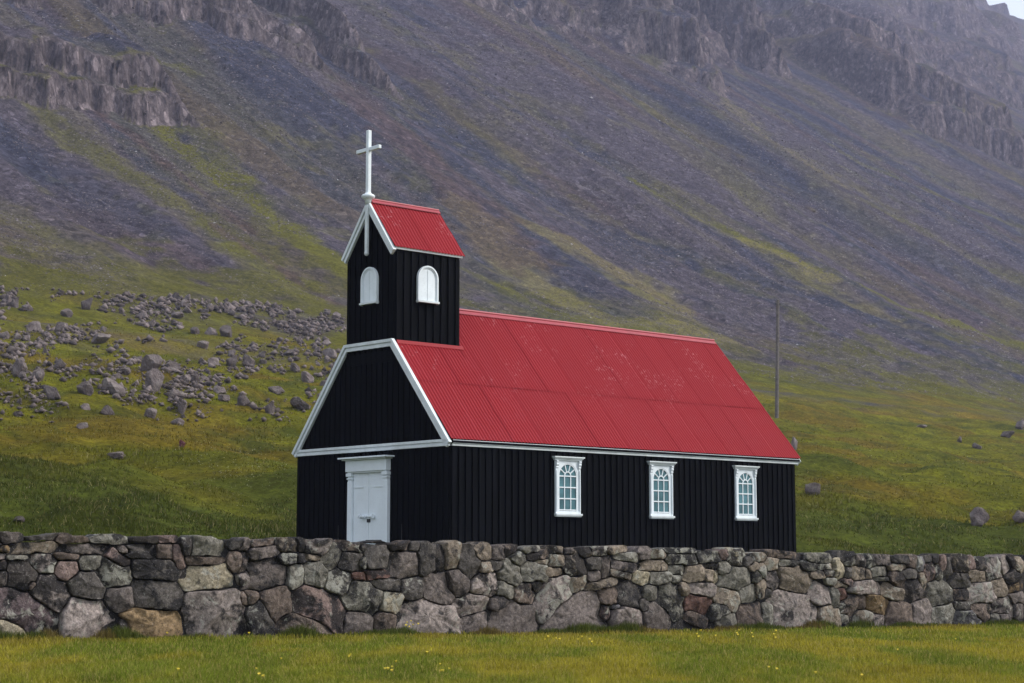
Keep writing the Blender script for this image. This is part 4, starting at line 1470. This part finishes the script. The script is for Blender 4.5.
scatter_stones('scree_stones', X, Y, grid_z(X, Y) + R * .05, R, tint, True)
n = 20500
px = RNG.uniform(-160, 345, n)
py = np.where(RNG.random(n) < .30, RNG.normal(303, 11, n) + px * .035, np.where(RNG.random(n) < .4, RNG.normal(338, 10, n), RNG.normal(384, 17, n)))
keep = (py > 286 + px * .07) & (py < 424) & (fbm(px / 38, py / 16, octv=2, seed=301) + .5 * fbm(px / 12, py / 6, octv=2, seed=303) > RNG.uniform(-.15, .45, n))
X, Y = at(px[keep], py[keep], grid_z)
R = np.hypot(X, Y) / FPX * (.8 + 4.2 * RNG.random(len(X)) ** 4)
scatter_stones('rubble_stones', X, Y, grid_z(X, Y) + .06 + R * .3, R, np.array([.155, .126, .118]) * RNG.uniform(.4, 1.35, len(X))[:, None])


# ------------------------------------------------------------------ grass
def blades(name, X, Y, Z, Hh, Wd, Cc, lean, mat):
    n = len(X)
    th = RNG.uniform(0, 2 * math.pi, n); ph = RNG.uniform(0, 2 * math.pi, n)
    ln = np.abs(RNG.normal(0, 1, n)) * lean
    wx, wy = np.cos(th) * Wd / 2, np.sin(th) * Wd / 2
    dx, dy = np.cos(ph) * ln * Hh, np.sin(ph) * ln * Hh
    V = np.empty((n, 5, 3), np.float32)
    V[:, 0] = np.stack([X - wx, Y - wy, Z], -1); V[:, 1] = np.stack([X + wx, Y + wy, Z], -1)
    mx, my, mz = X + dx * .35, Y + dy * .35, Z + Hh * .55
    V[:, 2] = np.stack([mx - wx * .75, my - wy * .75, mz], -1); V[:, 3] = np.stack([mx + wx * .75, my + wy * .75, mz], -1)
    V[:, 4] = np.stack([X + dx, Y + dy, Z + Hh / np.sqrt(1 + .5 * ln * ln)], -1)
    F = (np.array([(0, 1, 3), (0, 3, 2), (2, 3, 4)])[None] + (np.arange(n) * 5)[:, None, None]).reshape(-1, 3)
    o = mesh_np(name, V.reshape(-1, 3), F, mat, True, {'col': np.repeat(Cc, 5, 0)})
    tag(o, kind='stuff')
    return o


BLADE = mat_blades('grass_blades')
# lawn blades: short, mown
n = 520000
az = RNG.uniform(-.52, .52, n); inv = RNG.uniform(1 / 37.0, 1 / 11.0, n); Yb = 1 / inv * 1.0; Xb = np.tan(az) * Yb
a, q = wall_aq(Xb, Yb)
keep = (q < -.02) & (a > -6) & (a < WLEN + 6)
Xb, Yb, q, a = Xb[keep], Yb[keep], q[keep], a[keep]
cl = lawn_colour(Xb, Yb) * RNG.uniform(.6, 1.4, len(Xb))[:, None]
straw = RNG.random(len(Xb)) < .16
cl[straw] = np.array([.36, .30, .09]) * RNG.uniform(.7, 1.2, straw.sum())[:, None]
clump = fbm(Xb / .55, Yb / .55, octv=2, seed=321)
hh = (.055 + .035 * clump) * RNG.uniform(.6, 1.4, len(Xb))
blades('lawn_grass', Xb, Yb, lawn_z(Xb, Yb) - .004, np.maximum(hh, .02), .0085 * RNG.uniform(.7, 1.4, len(Xb)) * np.clip(Yb / 20, .8, 1.6), cl, .55, BLADE)
# longer unmown fringe and dark weeds along the foot of the wall
n = 60000
a = RNG.uniform(-6, WLEN + 6, n); q = -np.abs(RNG.normal(0, .17, n)) - .0
tuft = fbm(a / .55, a * 0, octv=3, seed=323)
keep = tuft > RNG.uniform(-.55, .35, n)
a, q, tuft = a[keep], q[keep], tuft[keep]
Xb = WP0[0] + WD[0] * a + WN[0] * q; Yb = WP0[1] + WD[1] * a + WN[1] * q
hh = (.08 + .14 * np.clip(tuft, -.3, .7)) * RNG.uniform(.5, 1.35, len(a))
mixn = fbm(a / 1.1, a * 0 + 5, octv=2, seed=325)
cg = np.where((mixn > .12)[:, None], np.array([[.150, .115, .036]]), np.array([[.080, .098, .020]])) * RNG.uniform(.6, 1.4, len(a))[:, None]
blades('wall_foot_grass', Xb, Yb, lawn_z(Xb, Yb) - .01, np.maximum(hh, .04), .009 * np.clip(Yb / 24, .8, 1.5), cg, .35, BLADE)
# tussocks of the meadow
n = 340000
az = RNG.uniform(-.47, .47, n); inv = RNG.uniform(1 / 215.0, 1 / 34.0, n); Yb = 1 / inv; Xb = np.tan(az) * Yb
s_, t_ = st_of(Xb, Yb); a, q = wall_aq(Xb, Yb)
lx_ = (Xb - CC[0]) * math.cos(PSI) - (Yb - CC[1]) * math.sin(PSI); ly_ = (Xb - CC[0]) * math.sin(PSI) + (Yb - CC[1]) * math.cos(PSI)
incl = (np.abs(lx_) < HW + .1) & (ly_ > -.9) & (ly_ < L + .1)
keep = (q > .9) & (s_ < 6) & ~incl
Xb, Yb, s_ = Xb[keep], Yb[keep], s_[keep]
tus = fbm(Xb / 1.7, Yb / 1.7, octv=3, seed=21); tus2 = fbm(Xb / 5, Yb / 5, octv=2, seed=327)
hh = np.clip(.11 + .15 * tus + .09 * tus2, .03, .4) * RNG.uniform(.6, 1.4, len(Xb))
cc_ = meadow_colour(Xb, Yb, s_) * (1.12 + .5 * tus)[:, None] * RNG.uniform(.75, 1.35, len(Xb))[:, None]
st_ = RNG.random(len(Xb)) < .13
cc_[st_] = np.array([.21, .185, .075]) * RNG.uniform(.6, 1.2, st_.sum())[:, None]
blades('meadow_grass', Xb, Yb, grid_z(Xb, Yb) - .02, hh, np.clip(Yb / FPX * 1.0, .015, .09), cc_, 1.0, BLADE)


# ------------------------------------------------------------------ wild flowers
YEL = Mat('yellow_petals'); YEL.color((.66, .50, .03)); YEL.rough(.6); YEL = YEL.m
STEM = Mat('flower_stem'); STEM.color((.07, .10, .02)); STEM.rough(.7); STEM = STEM.m


def flower_head(r):
    bm = bmesh.new()
    c = bm.verts.new((0, 0, .004))
    ring = []
    for k in range(20):
        a = 2 * math.pi * k / 20
        rr_ = r * (1.0 if k % 2 else .72)
        ring.append(bm.verts.new((rr_ * math.cos(a), rr_ * math.sin(a), .010 if k % 2 else .006)))
    low = bm.verts.new((0, 0, -.012))
    for k in range(20):
        bm.faces.new((c, ring[k], ring[(k + 1) % 20])); bm.faces.new((low, ring[(k + 1) % 20], ring[k]))
    return bm


fl0 = empty('yellow_flower', (0, 0, 0))
bm = bmesh.new(); add_tube(bm, (0, 0, -.15), (.0, 0, .0), .0022, .0016, 6); stem0 = obj('stem', bm, STEM, fl0)
head0 = obj('petals', flower_head(.0135), YEL, fl0)
FLOWERS = []
for (px, py) in [(167,634),(249,634),(427,655),(281,662),(178,674),(769,671),(777,673),(862,680),(816,677)]: FLOWERS.append((px, py, 'scattered singly in the lawn at left and middle', .09))
for (px, py) in [(407,625),(411,623),(413,628),(406,629),(418,627),(409,631)]: FLOWERS.append((px, py, 'in the tall clump at the wall foot below the church corner', .26))
for (px, py) in [(545,641),(548,638),(556,640),(560,641),(578,641),(582,638),(590,641),(592,644)]: FLOWERS.append((px, py, 'in the short row in front of the wall below the first window', .11))
for (px, py) in [(697,635),(701,631),(699,638),(716,637),(737,634),(739,631),(752,634),(738,636)]: FLOWERS.append((px, py, 'near the wall foot below the church\'s back corner', .12))
for (px, py) in [(349,659),(350,657),(388,672),(392,670),(392,674),(385,672),(440,667),(443,674),(449,672),(441,674),(396,664),(259,678),(256,672),(263,680)]: FLOWERS.append((px, py, 'sprinkled low in the lawn below the church door', .07))
for (px, py) in [(956,640),(774,635),(776,639),(753,638),(898,652),(776,631)]: FLOWERS.append((px, py, 'in the right part of the lawn before the wall', .10))


def lawn_at(px, py):
    rx, ry, rz = ray(px, py)
    d = 25.0
    for _ in range(30): d = (float(lawn_z(np.array([rx * d]), np.array([ry * d]))[0]) - EYE) / rz
    return float(rx * d), float(ry * d)


for k, (px, py, where, hgt) in enumerate(FLOWERS):
    x, y = lawn_at(px, min(max(py + hgt * 65, 636), 690))
    a, q = wall_aq(x, y)
    if q > -.12: x -= WN[0] * (q + .16); y -= WN[1] * (q + .16)
    z = float(lawn_z(np.array([x]), np.array([y]))[0])
    if k == 0: r_, s_o, h_o = fl0, stem0, head0
    else:
        r_ = fl0.copy(); COL.objects.link(r_)
        for src in (stem0, head0):
            c_ = src.copy(); COL.objects.link(c_); c_.parent = r_
    sc_ = random.uniform(.8, 1.25) * (1.0 if y < 22 else 1.2)
    r_.scale = (sc_, sc_, sc_)
    r_.location = (x, y, z + hgt)
    r_.rotation_euler = (random.uniform(.1, .6), random.uniform(-.3, .3), random.uniform(-.5, .5))
    tag(r_, 'small yellow wildflower ' + where, 'flower', 'yellow wildflowers in the lawn')
# cotton grass: pale specks in the meadow
n = 420
px = np.concatenate([RNG.normal(235, 30, 200), RNG.uniform(0, 290, 120), RNG.uniform(810, 1020, 100)]); py = np.concatenate([RNG.normal(472, 14, 200), RNG.uniform(430, 525, 120), RNG.uniform(450, 540, 100)])
X, Y = at(px, py, grid_z)
R = np.hypot(X, Y) / FPX * RNG.uniform(.25, .5, n)
scatter_stones('cotton_grass', X, Y, grid_z(X, Y) + .25, R, np.tile(np.array([.5, .5, .42]), (n, 1)) * RNG.uniform(.5, 1, n)[:, None])
